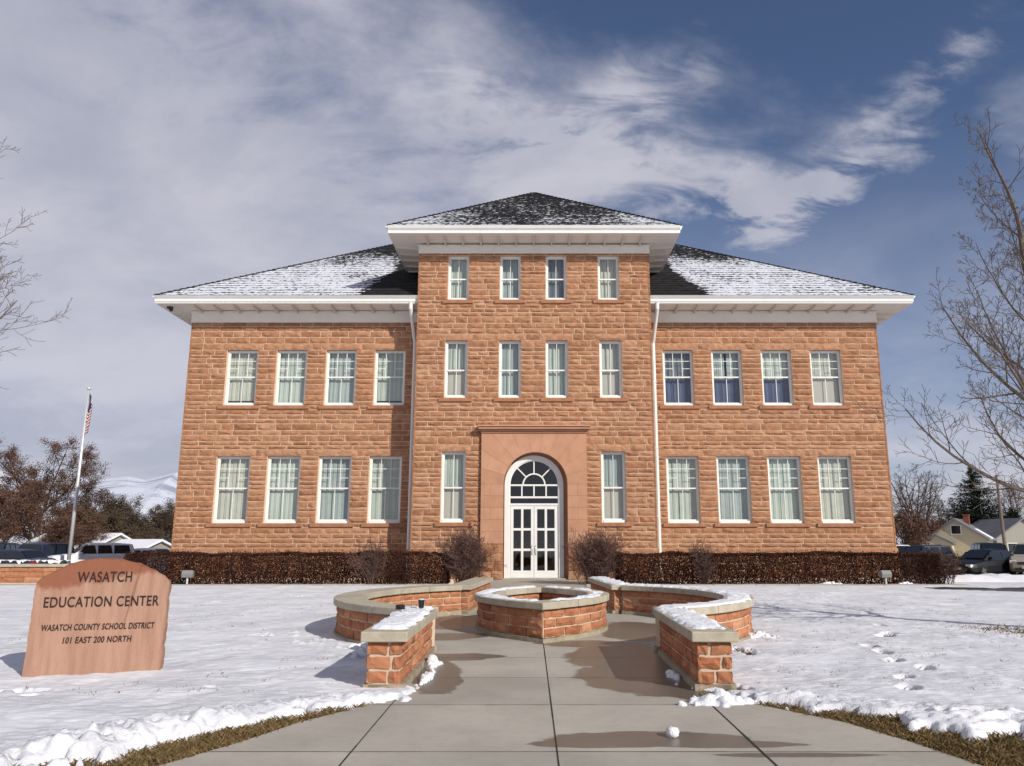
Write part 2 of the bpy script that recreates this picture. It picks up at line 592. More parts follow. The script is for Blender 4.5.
def stone_patch(mb, mapf, s0, s1, z0, z1, bulge, res, rows=3, lip=.012):
    w, h = s1 - s0, z1 - z0
    n = max(2, int(round(w / res)))
    m = rows if h > .13 else 2
    base = len(mb.v)
    tilt = rnd.uniform(-.35, .35)
    tilt2 = rnd.uniform(-.3, .3)
    amp = bulge * rnd.uniform(.65, 1.15)
    for j in range(m + 1):
        for i in range(n + 1):
            fs, fz = i / n, j / m
            edge = i in (0, n) or j in (0, m)
            if edge:
                d = lip + rnd.uniform(0, .010)
                js = rnd.uniform(-.009, .009)
                jz = rnd.uniform(-.008, .008)
            else:
                d = lip + amp * (rnd.uniform(.35, 1.0) + tilt * (fs - .5) + tilt2 * (fz - .5))
                js = rnd.uniform(-.25, .25) * w / n
                jz = rnd.uniform(-.22, .22) * h / m
            mb.v.append(mapf(s0 + fs * w + js, z0 + fz * h + jz, d))
    for j in range(m):
        for i in range(n):
            a = base + j * (n + 1) + i
            q = (a, a + 1, a + n + 2, a + n + 1)
            if rnd.random() < .5:
                mb.f.append((q[0], q[1], q[2]))
                mb.f.append((q[0], q[2], q[3]))
            else:
                mb.f.append((q[0], q[1], q[3]))
                mb.f.append((q[1], q[2], q[3]))
    # skirt into the mortar bed
    ring = [base + i for i in range(n + 1)] + [base + j * (n + 1) + n for j in range(1, m + 1)] + \
           [base + m * (n + 1) + i for i in range(n - 1, -1, -1)] + [base + j * (n + 1) for j in range(m - 1, 0, -1)]
    par = [(i / n, 0) for i in range(n + 1)] + [(1, j / m) for j in range(1, m + 1)] + \
          [(i / n, 1) for i in range(n - 1, -1, -1)] + [(0, j / m) for j in range(m - 1, 0, -1)]
    b2 = len(mb.v)
    for fs, fz in par:
        mb.v.append(mapf(s0 + fs * w, z0 + fz * h, -.02))
    k = len(ring)
    for i in range(k):
        i2 = (i + 1) % k
        mb.f.append((ring[i2], ring[i], b2 + i, b2 + i2))


def masonry(mb, mapf, L0, L1, zs, openings=(), wr=(.42, 1.15), bulge=.060, joint=.034, res=.17, rows=3, lip=.010):
    for z0, z1 in zip(zs, zs[1:]):
        free = [(L0, L1)]
        for (a, b, c, d) in openings:
            if c < z1 - .005 and d > z0 + .005:
                nf = []
                for (p, q) in free:
                    if b <= p or a >= q:
                        nf.append((p, q))
                        continue
                    if a > p:
                        nf.append((p, a))
                    if b < q:
                        nf.append((b, q))
                free = nf
        for (p, q) in free:
            if q - p < .06:
                continue
            ws = []
            x = p
            while x < q - 1e-6:
                w = rnd.uniform(*wr)
                if q - x - w < wr[0] * .7:
                    w = q - x
                    if w > wr[1] * 1.25:
                        w = w / 2
                ws.append((x, min(x + w, q)))
                x += w
            for (a, b) in ws:
                if b - a < .05:
                    continue
                stone_patch(mb, mapf, a + joint / 2, b - joint / 2, z0 + joint / 2, z1 - joint / 2, bulge, res, rows, lip)


def wall_sheet(mb, mapf, L0, L1, z0, z1, openings=(), depth=.4, reveal=True):
    """backing wall with real openings and reveals"""
    xs = sorted({L0, L1} | {a for o in openings for a in o[:2]})
    zs = sorted({z0, z1} | {a for o in openings for a in o[2:]})
    for i in range(len(xs) - 1):
        for j in range(len(zs) - 1):
            cx, cz = (xs[i] + xs[i + 1]) / 2, (zs[j] + zs[j + 1]) / 2
            if any(o[0] < cx < o[1] and o[2] < cz < o[3] for o in openings):
                continue
            mb.quad(mapf(xs[i], zs[j], 0), mapf(xs[i + 1], zs[j], 0), mapf(xs[i + 1], zs[j + 1], 0), mapf(xs[i], zs[j + 1], 0))
            mb.quad(mapf(xs[i], zs[j + 1], -depth), mapf(xs[i + 1], zs[j + 1], -depth), mapf(xs[i + 1], zs[j], -depth), mapf(xs[i], zs[j], -depth))
    for (a, b, c, d) in openings:
        if b - a > 3:
            continue
        for (p, q) in (((a, c), (a, d)), ((a, d), (b, d)), ((b, d), (b, c)), ((b, c), (a, c))):
            mb.quad(mapf(p[0], p[1], 0), mapf(q[0], q[1], 0), mapf(q[0], q[1], -depth), mapf(p[0], p[1], -depth))


# ================================================================== GROUND
AX = .17                      # path axis
PC, PR = (AX, 14.85), 3.33    # plaza circle (inner)


def half_left(y):
    return np.interp(y, [-6, 2.6, 3.4, 4.4, 5.2, 6.01, 6.7, 7.39, 8.0, 8.4, 8.8, 9.0], [30, 30, 7.0, 4.4, 3.3, 2.72, 2.37, 2.10, 1.72, 1.46, 1.42, 1.42])


def half_right(y):
    return np.interp(y, [-6, 2.6, 3.4, 4.4, 5.2, 6.01, 6.7, 7.39, 8.0, 8.4, 8.8, 9.0], [30, 30, 8.2, 5.0, 3.9, 3.25, 3.05, 2.78, 2.33, 2.05, 1.80, 1.72])


def path_edges(y):
    y = np.asarray(y, float)
    xl = -half_left(y)
    xr = half_right(y)
    mid = (y >= 8.95)
    hw = np.full_like(y, 1.62)
    dy = y - PC[1]
    circ = np.sqrt(np.maximum(0, (PR + .15) ** 2 - dy ** 2))
    hw = np.maximum(hw, circ)
    hw = np.where(y > 20.8, 2.5, hw)
    xl = np.where(mid, AX - hw, xl)
    xr = np.where(mid, AX + hw, xr)
    return xl, xr


def terrain_z(y):
    return -.06 - .34 * sstep(np.asarray(y, float), 31, 42) - .5 * sstep(np.asarray(y, float), 55, 110)


# one ground sheet out to the horizon
gy = np.concatenate([np.linspace(-400, -10, 6), np.linspace(-6, 60, 45), np.linspace(64, 140, 12), np.array([200, 400, 900, 2000, 4200])])
gx = np.concatenate([np.array([-5000, -2000, -800, -300, -150]), np.linspace(-100, 100, 41), np.array([150, 300, 800, 2000, 5000])])
GX, GY = np.meshgrid(gx, gy)
GZ = terrain_z(GY) - .06
ground = grid_mesh('ground', GX, GY, GZ, M['snow'], kind='structure')

# turf sheet under the snow, near the path
tx = np.linspace(-40, 40, 60)
ty = np.linspace(-6, 29, 60)
TX, TY = np.meshgrid(tx, ty)
turf = grid_mesh('lawn', TX, TY, np.full_like(TX, -.03) , M['soil'], kind='structure')

# walkway and plaza, one concrete sheet with rows across
wy = np.concatenate([np.arange(-6, 5, .25), np.arange(5, 14, .06), np.arange(14, 33.3, .12)])
NX = 90
xl, xr = path_edges(wy)
tt = np.linspace(0, 1, NX)
WX = xl[:, None] + (xr - xl)[:, None] * tt[None, :]
WY = np.repeat(wy[:, None], NX, 1)


def blob(x, y, cx_, cy_, rx, ry, rot=0):
    c, s = math.cos(rot), math.sin(rot)
    u = (x - cx_) * c + (y - cy_) * s
    v = -(x - cx_) * s + (y - cy_) * c
    return np.clip(1.25 - .75 * np.sqrt((u / rx) ** 2 + (v / ry) ** 2), 0, 1)


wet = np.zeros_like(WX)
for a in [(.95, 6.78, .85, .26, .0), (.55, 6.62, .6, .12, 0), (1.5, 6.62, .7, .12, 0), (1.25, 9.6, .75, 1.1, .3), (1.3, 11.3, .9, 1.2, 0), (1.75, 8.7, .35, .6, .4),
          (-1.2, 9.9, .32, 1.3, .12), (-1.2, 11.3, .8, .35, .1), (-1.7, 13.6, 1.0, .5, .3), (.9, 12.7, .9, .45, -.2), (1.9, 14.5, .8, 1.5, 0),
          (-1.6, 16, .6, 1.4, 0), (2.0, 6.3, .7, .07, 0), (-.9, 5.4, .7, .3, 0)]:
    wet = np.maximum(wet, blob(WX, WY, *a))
sx_ = np.digitize(WX, [-1.39, .19, 1.75])
sy_ = np.digitize(WY, [6.39, 8.12, 9.66, 11.25, 13, 20.6, 23.5, 26.5])
slab = .90 + .17 * np.random.RandomState(4).rand(40)[(sx_ * 9 + sy_).astype(int)]
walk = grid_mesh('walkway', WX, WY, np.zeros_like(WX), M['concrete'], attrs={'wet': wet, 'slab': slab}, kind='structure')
# kerb-thick edge of the slab
me = MB()
for k in range(len(wy) - 1):
    for X in (xl, xr):
        me.quad((X[k], wy[k], .0), (X[k + 1], wy[k + 1], .0), (X[k + 1], wy[k + 1], -.12), (X[k], wy[k], -.12))
me.build('slab_edge', M['kerb'], walk)
jb = MB()


def joint(p, q, w=.011):
    p, q = Vector((*p, .003)), Vector((*q, .003))
    d = (q - p).normalized()
    n = Vector((-d.y, d.x, 0)) * w
    N = 24
    pts = [p.lerp(q, i / N) for i in range(N + 1)]
    off = [rnd.uniform(-.004, .004) for _ in pts]
    for i in range(N):
        w1 = rnd.uniform(.7, 1.25)
        jb.quad(tuple(pts[i] + n * (off[i] / w - w1) if 0 else pts[i] - n * w1), tuple(pts[i + 1] - n * w1), tuple(pts[i + 1] + n * w1), tuple(pts[i] + n * w1))


joint((.23, -5), (.15, 12.75), .006)
joint((-1.36, -5), (-1.42, 8.9), .006)
joint((1.74, -5), (1.76, 8.7), .008)
for yy in (6.39, 8.12, 9.66, 11.25):
    a, b = path_edges(np.array([yy]))
    joint((float(a[0]) + .02, yy), (float(b[0]) - .02, yy), .004)
for yy in (20.6, 23.5, 26.5):
    joint((AX - 1.6, yy), (AX + 1.6, yy), .01)
jb.build('expansion_joint', M['joint'], walk)


# --- snow cover of the two lawns -------------------------------------
fx = np.concatenate([np.linspace(-40, -9, 90, endpoint=False), np.arange(-9, 9, .032), np.linspace(9, 40, 90)])
fy = np.concatenate([np.arange(2.0, 5, .08), np.arange(5, 10, .028), np.arange(10, 15, .05), np.arange(15, 28.9, .11)])
SX, SY = np.meshgrid(fx, fy)
exl, exr = path_edges(SY)
# outside walls the snow starts at the outer wall face
dl = exl - SX
dr = SX - exr
side = np.where(SX < AX, -1, 1)
d = np.where(side < 0, dl, dr)
slope = np.where(SY < 8.4, .72, 1.0)
d = d * slope
d = np.where(SY < 2.7, -1, d)
gw = np.where(side < 0, np.interp(SY, [3, 4.5, 6, 7.0, 7.8, 8.3], [.55, .5, .36, .27, .1, -.12]),
              np.interp(SY, [3, 4.5, 6, 7.0, 7.8, 8.2, 8.6], [.75, .65, .52, .42, .22, .05, -.1]))
gw = np.where(SY > 8.6, -.12, gw)
n1 = fbm(SX * 2.3, SY * 2.3, 3)
n2 = fbm(SX * 7, SY * 7, 9)
n3 = fbm(SX * .5, SY * .5, 21)
e = d - gw + (n1 - .5) * np.where(side < 0, .42, .75) + (n2 - .5) * np.where(side < 0, .18, .34)
near = sstep(SY, 8.75, 8.15)
cover = sstep(e, 0.0, .13)
hgt = .055 + .04 * (n3 - .3) + .022 * (n2 - .5) + .02 * (n1 - .5) + .012 * (vnoise(SX * 11, SY * 17, 61) - .5)
ridge = np.exp(-((e - np.where(side < 0, .36, .5)) / np.where(side < 0, .26, .42)) ** 2)
lump = np.abs(fbm(SX * 5.5, SY * 5.5, 33) - .5) * 2
lump2 = vnoise(SX * 9, SY * 9, 5)
n4 = fbm(SX * 16, SY * 16, 41)
n5 = 1 - np.abs(2 * fbm(SX * 10, SY * 10, 47) - 1)
rr = near * ridge * np.where(side < 0, .07, .062) * (.2 + 1.3 * n1 * (1 - lump) + .5 * lump2 + 1.1 * (n4 - .5) + .9 * (n5 - .6))
rr = rr * (.25 + 1.5 * sstep(vnoise(SX * .9 + 7, SY * .9, 91), .15, .85))
hgt = hgt + rr
# shovelled chunks
rc = random.Random(11)


def put_chunks(n, ylo, yhi, sd_, dlo, dhi, rlo, rhi):
    global hgt
    for _ in range(n):
        y0 = rc.uniform(ylo, yhi)
        a, b = path_edges(np.array([y0]))
        off = rc.uniform(dlo, dhi) / (.72 if y0 < 8.4 else 1)
        g0 = max(0, float(np.interp(y0, [3, 6, 7.8, 8.3], [.6, .45, .15, 0])))
        x0 = (float(a[0]) - g0 - off) if sd_ < 0 else (float(b[0]) + g0 + off)
        r = rc.uniform(rlo, rhi)
        iy0, iy1 = np.searchsorted(fy, [y0 - r, y0 + r])
        ix0, ix1 = np.searchsorted(fx, [x0 - r, x0 + r])
        if iy1 <= iy0 or ix1 <= ix0:
            continue
        sxx, syy = SX[iy0:iy1, ix0:ix1], SY[iy0:iy1, ix0:ix1]
        ang = rc.uniform(0, 3.1)
        u = (sxx - x0) * math.cos(ang) + (syy - y0) * math.sin(ang)
        v = -(sxx - x0) * math.sin(ang) + (syy - y0) * math.cos(ang)
        q = np.sqrt(np.maximum(0, 1 - (np.abs(u) / r) ** 2.6 - (np.abs(v) / (r * rc.uniform(.5, .95))) ** 2.6))
        top = q * r * rc.uniform(.25, .6) + .045 + u * rc.uniform(-.45, .45) + .06 * (n4[iy0:iy1, ix0:ix1] - .5)
        hgt[iy0:iy1, ix0:ix1] = np.where(q > 0.02, np.maximum(hgt[iy0:iy1, ix0:ix1], top), hgt[iy0:iy1, ix0:ix1])


put_chunks(1300, 4.2, 8.45, 1, .06, 1.0, .018, .06)
put_chunks(30, 5.0, 7.0, 1, .4, 1.0, .07, .12)
put_chunks(700, 4.2, 8.4, -1, .08, .7, .018, .055)
put_chunks(40, 10, 14, -1, .4, 1.2, .05, .12)
hgt = hgt + near * np.exp(-((e - .42) / .45) ** 2) * (.045 * (fbm(SX * 26, SY * 26, 71) - .5) + .03 * (np.abs(fbm(SX * 14, SY * 14, 73) - .5) * -2 + .25))
# footprints
fp = [(880, 624), (889, 632), (885, 634), (870, 644), (883, 650), (893, 658), (895, 659), (925, 666), (904, 675), (909, 686), (957, 600), (952, 604), (945, 609), (725, 720), (66, 755), (215, 684), (30, 690)]


def gpt(px, py, z0=0.0):
    a = math.atan((383 - py) / 770) + R(11.54)
    Y = (z0 - H) / math.tan(a)
    dd = Y * math.cos(R(11.54)) + (z0 - H) * math.sin(R(11.54))
    return (px - 534) * dd / 770, Y


def dent(x0, y0, rx, ry, ang, dep):
    global hgt
    m_ = (np.abs(SX - x0) < .6) & (np.abs(SY - y0) < .6)
    u = (SX[m_] - x0) * math.cos(ang) + (SY[m_] - y0) * math.sin(ang)
    v = -(SX[m_] - x0) * math.sin(ang) + (SY[m_] - y0) * math.cos(ang)
    q = np.sqrt((u / rx) ** 2 + (v / ry) ** 2)
    hgt[m_] = hgt[m_] - dep * sstep(q, 1.15, .55) + .007 * np.exp(-((q - 1.35) / .25) ** 2)


for (px, py) in fp[:13]:
    x0, y0 = gpt(px, py, .05)
    dent(x0, y0, rc.uniform(.15, .24), rc.uniform(.08, .13), rc.uniform(.7, 1.4), rc.uniform(.12, .17))
for (px, py) in ((215, 684), (30, 693), (212, 686)):
    x0, y0 = gpt(px, py, .05)
    dent(x0, y0, .10, .05, rc.uniform(-.3, .4), .09)
# two shallow grooves across the right lawn
for (p, q) in (((780, 608), (1014, 631)), ((780, 599), (1024, 621))):
    x0, y0 = gpt(*p, .05)
    x1, y1 = gpt(*q, .05)
    L = math.hypot(x1 - x0, y1 - y0)
    ux, uy = (x1 - x0) / L, (y1 - y0) / L
    w_ = (SX - x0) * -uy + (SY - y0) * ux + .05 * (vnoise(SX * .8, SY * .8, 4) - .5)
    t_ = (SX - x0) * ux + (SY - y0) * uy
    m_ = (t_ > -.5) & (t_ < L + 6)
    hgt = hgt - np.where(m_, .028 * np.exp(-(w_ / .05) ** 2), 0)
# melted patches
for (px, py, rx, ry) in ((42, 764, .45, .25), (85, 757, .25, .1), (262, 688, .0, .0), (990, 742, .5, .2), (735, 688, .2, .25), (745, 650, .2, .45), (30, 690, .35, .12), (640, 712, .2, .1)):
    if rx == 0:
        continue
    x0, y0 = gpt(px, py, .03)
    q = np.sqrt(((SX - x0) / rx) ** 2 + ((SY - y0) / ry) ** 2) + (n2 - .5) * 1.3 + (n1 - .5) * .8
    hgt = hgt - .10 * sstep(q, 1.0, .6)
for _ in range(16):
    y0 = rc.uniform(5.6, 8.0)
    sd_ = rc.choice((1, 1, 1, -1))
    a, b = path_edges(np.array([y0]))
    x0 = float(b[0]) + rc.uniform(.55, 1.5) if sd_ > 0 else float(a[0]) - rc.uniform(.5, 1.1)
    q = np.sqrt(((SX - x0) / rc.uniform(.12, .4)) ** 2 + ((SY - y0) / rc.uniform(.05, .14)) ** 2) + (n2 - .5) * 1.4 + (n1 - .5) * .6
    hgt = np.where(q < 1.3, np.minimum(hgt, .0 + .12 * sstep(q, .75, 1.25)), hgt)
thin = (fbm(SX * 1.1, SY * 1.6, 77) - .5)
hgt = hgt - .05 * sstep(thin, .2, .3) * sstep(n2, .5, .62) * sstep(SY, 9, 11)
SZ = np.where(cover > 0, -.03 + hgt * cover - .05 * (1 - cover), -.08)
keep = (d[:-1, :-1] > -.45) & (d[1:, 1:] > -.45) & (SY[:-1, :-1] > 2.2)
# not under the walls' footprint or plaza
rad = np.sqrt((SX - PC[0]) ** 2 + (SY - PC[1]) ** 2)
inside = (rad < PR + .28) | ((np.abs(SX - AX) < 1.9) & (SY > 8.95))
keep &= ~((SX > 13.0) & (SY < 26.9) & (SY > np.clip(25.9 - .6 * (SX - 13.0), 22.4, 26)))[:-1, :-1]
keep &= ~(inside[:-1, :-1] & inside[1:, 1:])
snow = grid_mesh('snow_lawn', SX, SY, SZ, M['snow'], keep=keep, kind='structure')

# --- winter grass along the path edge
gb = MB()
rg = random.Random(5)
cnt = 0


def blade(x, y, z, h):
    a = rg.uniform(0, 6.28)
    w = rg.uniform(.002, .0045)
    lx, ly = math.cos(a), math.sin(a)
    b = rg.uniform(0, 6.28)
    ln = rg.uniform(.3, 1.5) * h
    i = len(gb.v)
    gb.v.extend([(x - lx * w, y - ly * w, z), (x + lx * w, y + ly * w, z), (x + math.cos(b) * ln * .4 + lx * w * .7, y + math.sin(b) * ln * .4 + ly * w * .7, z + h * .65), (x + math.cos(b) * ln, y + math.sin(b) * ln, z + h)])
    gb.f.append((i, i + 1, i + 2))
    gb.f.append((i, i + 2, i + 3))


while cnt < 26000:
    y0 = 4.6 + (9.0 - 4.6) * rg.random() ** 1.1
    s_ = rg.choice((-1, 1))
    a, b = path_edges(np.array([y0]))
    off = rg.uniform(-.015, 1.15)
    x0 = float(a[0]) - off if s_ < 0 else float(b[0]) + off
    iy = min(np.searchsorted(fy, y0), len(fy) - 1)
    ix = min(np.searchsorted(fx, x0), len(fx) - 1)
    if SZ[iy, ix] > -.02:
        if rg.random() > .02:
            cnt += .2
            continue
    blade(x0, y0, -.03, rg.uniform(.025, .06))
    cnt += 1
for (px, py) in fp[:13] + [(1016, 634), (1008, 632), (735, 690), (745, 650), (742, 640), (748, 660)]:
    x0, y0 = gpt(px, py, .0)
    for _ in range(60):
        blade(x0 + rg.gauss(0, .12), y0 + rg.gauss(0, .12), -.03, rg.uniform(.03, .075))
for _ in range(700):
    x0, y0 = gpt(1020, 634, .0)
    blade(x0 + rg.gauss(0, .35), y0 + rg.gauss(0, .5), .0, rg.uniform(.05, .085))
for _ in range(420):
    sgn_ = rg.choice((-1, 1))
    x0, y0 = sgn_ * rg.uniform(2.2, 9.5), 8.6 + 15 * rg.random() ** 1.5
    iy = min(np.searchsorted(fy, y0), len(fy) - 1)
    ix = min(np.searchsorted(fx, x0), len(fx) - 1)
    a, b = path_edges(np.array([y0]))
    if a[0] - .5 < x0 < b[0] + .5 or abs(x0 - (-5.3)) < 1.2 and abs(y0 - 9.9) < .8:
        continue
    for _k in range(rg.randint(2, 9)):
        blade(x0 + rg.gauss(0, .05), y0 + rg.gauss(0, .05), float(SZ[iy, ix]) - .01, rg.uniform(.015, .04))
gb.build('grass', M['grass'], kind='stuff')

# mow strip in front of the hedges, side path and parking asphalt
for nm, x0, x1 in (('kerb', -30, -1.55), ('kerb', 1.85, 16.5)):
    b_ = MB()
    for k in range(int((x1 - x0) / 1.5)):
        b_.box(x0 + k * 1.5, x0 + k * 1.5 + 1.485, 28.0 + rnd.uniform(-.01, .01), 28.35, -.2, .07 + rnd.uniform(-.008, .008))
    b_.build(nm, M['kerb'], bevel=.012, kind='structure')
b_ = MB()
b_.prism([(12.5, 26.4), (15.3, 24.2), (18.3, 22.3), (60, 22.2), (60, 27.2), (13.2, 27.2)], 'z', -.09, .0)
b_.build('side_path', M['asphalt'], kind='structure')
b_ = MB()
b_.prism([(17.8, 36), (70, 33), (90, 62), (17.8, 62)], 'z', -.5, -.34)
b_.prism([(-75, 38), (-18.5, 38), (-18.5, 64), (-90, 64)], 'z', -.5, -.34)
b_.build('parking_lot', M['asphalt'], kind='structure')

# distant snowy hills
ang = np.linspace(R(-75), R(75), 150)
rr_ = np.array([2300, 2600, 3000, 3500, 4100])
HA, HR = np.meshgrid(ang, rr_)
deg = np.degrees(HA)
prof = np.interp(deg, [-75, -50, -36, -30, -24, -15, 0, 15, 24, 30, 40, 75], [260, 330, 330, 300, 330, 250, 160, 110, 90, 110, 140, 150])
hz = .88 * prof * np.array([0, .33, .66, .9, 1.0])[:, None] * (1 + .25 * (fbm(deg * .35, HR * .002, 8) - .5)) + 60 * (fbm(deg * .9, HR * .004, 18) - .5) * np.array([0, .6, 1, 1, .6])[:, None]
hills = grid_mesh('hills', np.sin(HA) * HR, np.cos(HA) * HR, hz - 3, M['hill'], smooth=False, kind='structure')

# ================================================================== SCHOOL BUILDING
school = thing('school_building', 'large two-storey red sandstone school with central tower and snowy hipped roofs', 'building', (0, 33, 0))
SY0 = 33.0
WY_, TY_ = 34.35, 33.0           # wing and tower front planes
XW, XT = 15.79, 5.17


def P_(y):
    return y - SY0               # children are local to the school's empty


def mfront(yp):
    yy = P_(yp)
    return lambda s, z, dd: (s, yy - dd, z)


def mside(xp, sgn):
    return lambda s, z, dd: (xp + sgn * dd, P_(s), z)


wing_up = [(5.90, 7.29), (8.13, 9.52), (10.40, 11.79), (12.65, 14.07)]
wing_lo = [(5.90, 7.34), (8.14, 9.60), (10.41, 11.89), (12.65, 14.15)]
UPZ, LOZ = (7.57, 10.16), (2.33, 5.28)
T3 = [(-3.86, -2.94), (-1.53, -.60), (.53, 1.46), (2.88, 3.83)]
T2 = [(-3.92, -2.93), (-1.54, -.58), (.52, 1.49), (2.89, 3.87)]
T1 = [(-3.96, -2.93), (2.88, 3.92)]
T3Z, T2Z, T1Z = (12.12, 14.22), (7.67, 10.26), (2.33, 5.33)
LH, SH, LO, SO = .30, .17, .22, .24     # lintel / sill heights and overlaps

wins = []
for sgn in (-1, 1):
    for lst, zz in ((wing_up, UPZ), (wing_lo, LOZ)):
        for (a, b) in lst:
            wins.append(((a, b) if sgn > 0 else (-b, -a), zz, WY_, 'wing', sgn))
for lst, zz in ((T3, T3Z), (T2, T2Z), (T1, T1Z)):
    for ab in lst:
        wins.append((ab, zz, TY_, 'tower', 0))


def stone_open(w, top=True):
    (a, b), (c, d_) = w[0], w[1]
    o = [(a, b, c, d_), (a - SO, b + SO, c - SH, c)]
    if top:
        o.append((a - LO, b + LO, d_, d_ + LH))
    return o


wz = split_courses([1.28, LOZ[0] - SH, LOZ[0], LOZ[1], LOZ[1] + LH, UPZ[0] - SH, UPZ[0], UPZ[1], UPZ[1] + LH, 11.46])
tz = split_courses([1.28, T1Z[0] - SH, T1Z[0], T1Z[1], T1Z[1] + LH, 6.43, T2Z[0] - SH, T2Z[0], T2Z[1], T2Z[1] + LH, T3Z[0] - SH, T3Z[0], T3Z[1], 14.34])
bz = [0, .32, .62, .92, 1.28]
for sgn in (-1, 1):
    ws = [w for w in wins if w[3] == 'wing' and w[4] == sgn]
    L0, L1 = (-XW, -XT - .02) if sgn < 0 else (XT + .02, XW)
    ops = [o for w in ws for o in stone_open(w)]
    mb = MB()
    masonry(mb, mfront(WY_), L0, L1, wz, ops)
    masonry(mb, mfront(WY_ - .06), L0 - (.06 if sgn < 0 else 0), L1 + (.06 if sgn > 0 else 0), bz, (), (.8, 1.8))
    masonry(mb, mside(sgn * XW, sgn), WY_ + .0, WY_ + 28, wz, (), (.6, 1.3), res=.3, rows=2)
    masonry(mb, mside(sgn * (XW + .06), sgn), WY_ - .06, WY_ + 28, bz, (), (.8, 1.8), res=.3, rows=2)
    st = mb.build('wall', M['stone'], school)
    mb = MB()
    wall_sheet(mb, mfront(WY_), L0, L1, 1.28, 11.5, [(*w[0], *w[1]) for w in ws])
    wall_sheet(mb, mfront(WY_ - .06), L0, L1, -.5, 1.28, (), .3)
    wall_sheet(mb, mside(sgn * XW, sgn), WY_, WY_ + 28, -.5, 11.5, (), .4)
    x_ = sgn * XW
    mb.build('mortar', M['mortar'], st)
# back wall
mb = MB()
mb.box(-XW + .05, XW - .05, P_(WY_ + 27.7), P_(WY_ + 28), -.5, 11.9)
mb.build('rear_wall', M['stone'], school)
# tower
tw = [w for w in wins if w[3] == 'tower']
ops = [o for w in tw for o in stone_open(w, w[1][0] < 12)] + [(-2.25, 2.25, -1, 6.43)]
mb = MB()
masonry(mb, mfront(TY_), -XT, XT, tz, ops, (.4, 1.05), res=.15)
masonry(mb, mfront(TY_ - .05), -XT - .05, XT + .05, bz, [(-2.25, 2.25, -1, 6.43)], (.7, 1.5))
for sgn in (-1, 1):
    masonry(mb, mside(sgn * XT, sgn), TY_, WY_, [z for z in tz if z < 11.9], (), (.5, .9), res=.25)
    masonry(mb, mside(sgn * XT, sgn), TY_, TY_ + 8, [z for z in tz if z > 11.6], (), (.6, 1.2), res=.3)
    masonry(mb, mside(sgn * (XT + .05), sgn), TY_ - .05, WY_ - .06, bz, (), (.6, 1.2), res=.3)
st = mb.build('wall', M['stone'], school)
mb = MB()
wall_sheet(mb, mfront(TY_), -XT, XT, 1.28, 14.4, [(*w[0], *w[1]) for w in tw] + [(-2.25, 2.25, 1.28, 6.43)])
wall_sheet(mb, mfront(TY_ - .05), -XT, XT, -.5, 1.28, [(-2.25, 2.25, -.5, 1.28)], .3)
for sgn in (-1, 1):
    wall_sheet(mb, mside(sgn * XT, sgn), TY_, TY_ + 9, -.5, 14.4, (), .4)
mb.build('mortar', M['mortar'], st)
# quoin-like corner blocks close the open corners of the masonry
for (x_, y_, zs_) in ((-XW, WY_, wz), (XW, WY_, wz), (-XT, TY_, tz), (XT, TY_, tz)):
    sg = 1 if x_ > 0 else -1
    mb = MB()
    for z0, z1 in zip(zs_, zs_[1:]):
        mb.box(x_ - .03 if sg > 0 else x_ - .03, x_ + .03, P_(y_) - .03, P_(y_) + .03, z0 + .012, z1 - .012)
    mb.build('corner_stone', M['stone'], school)


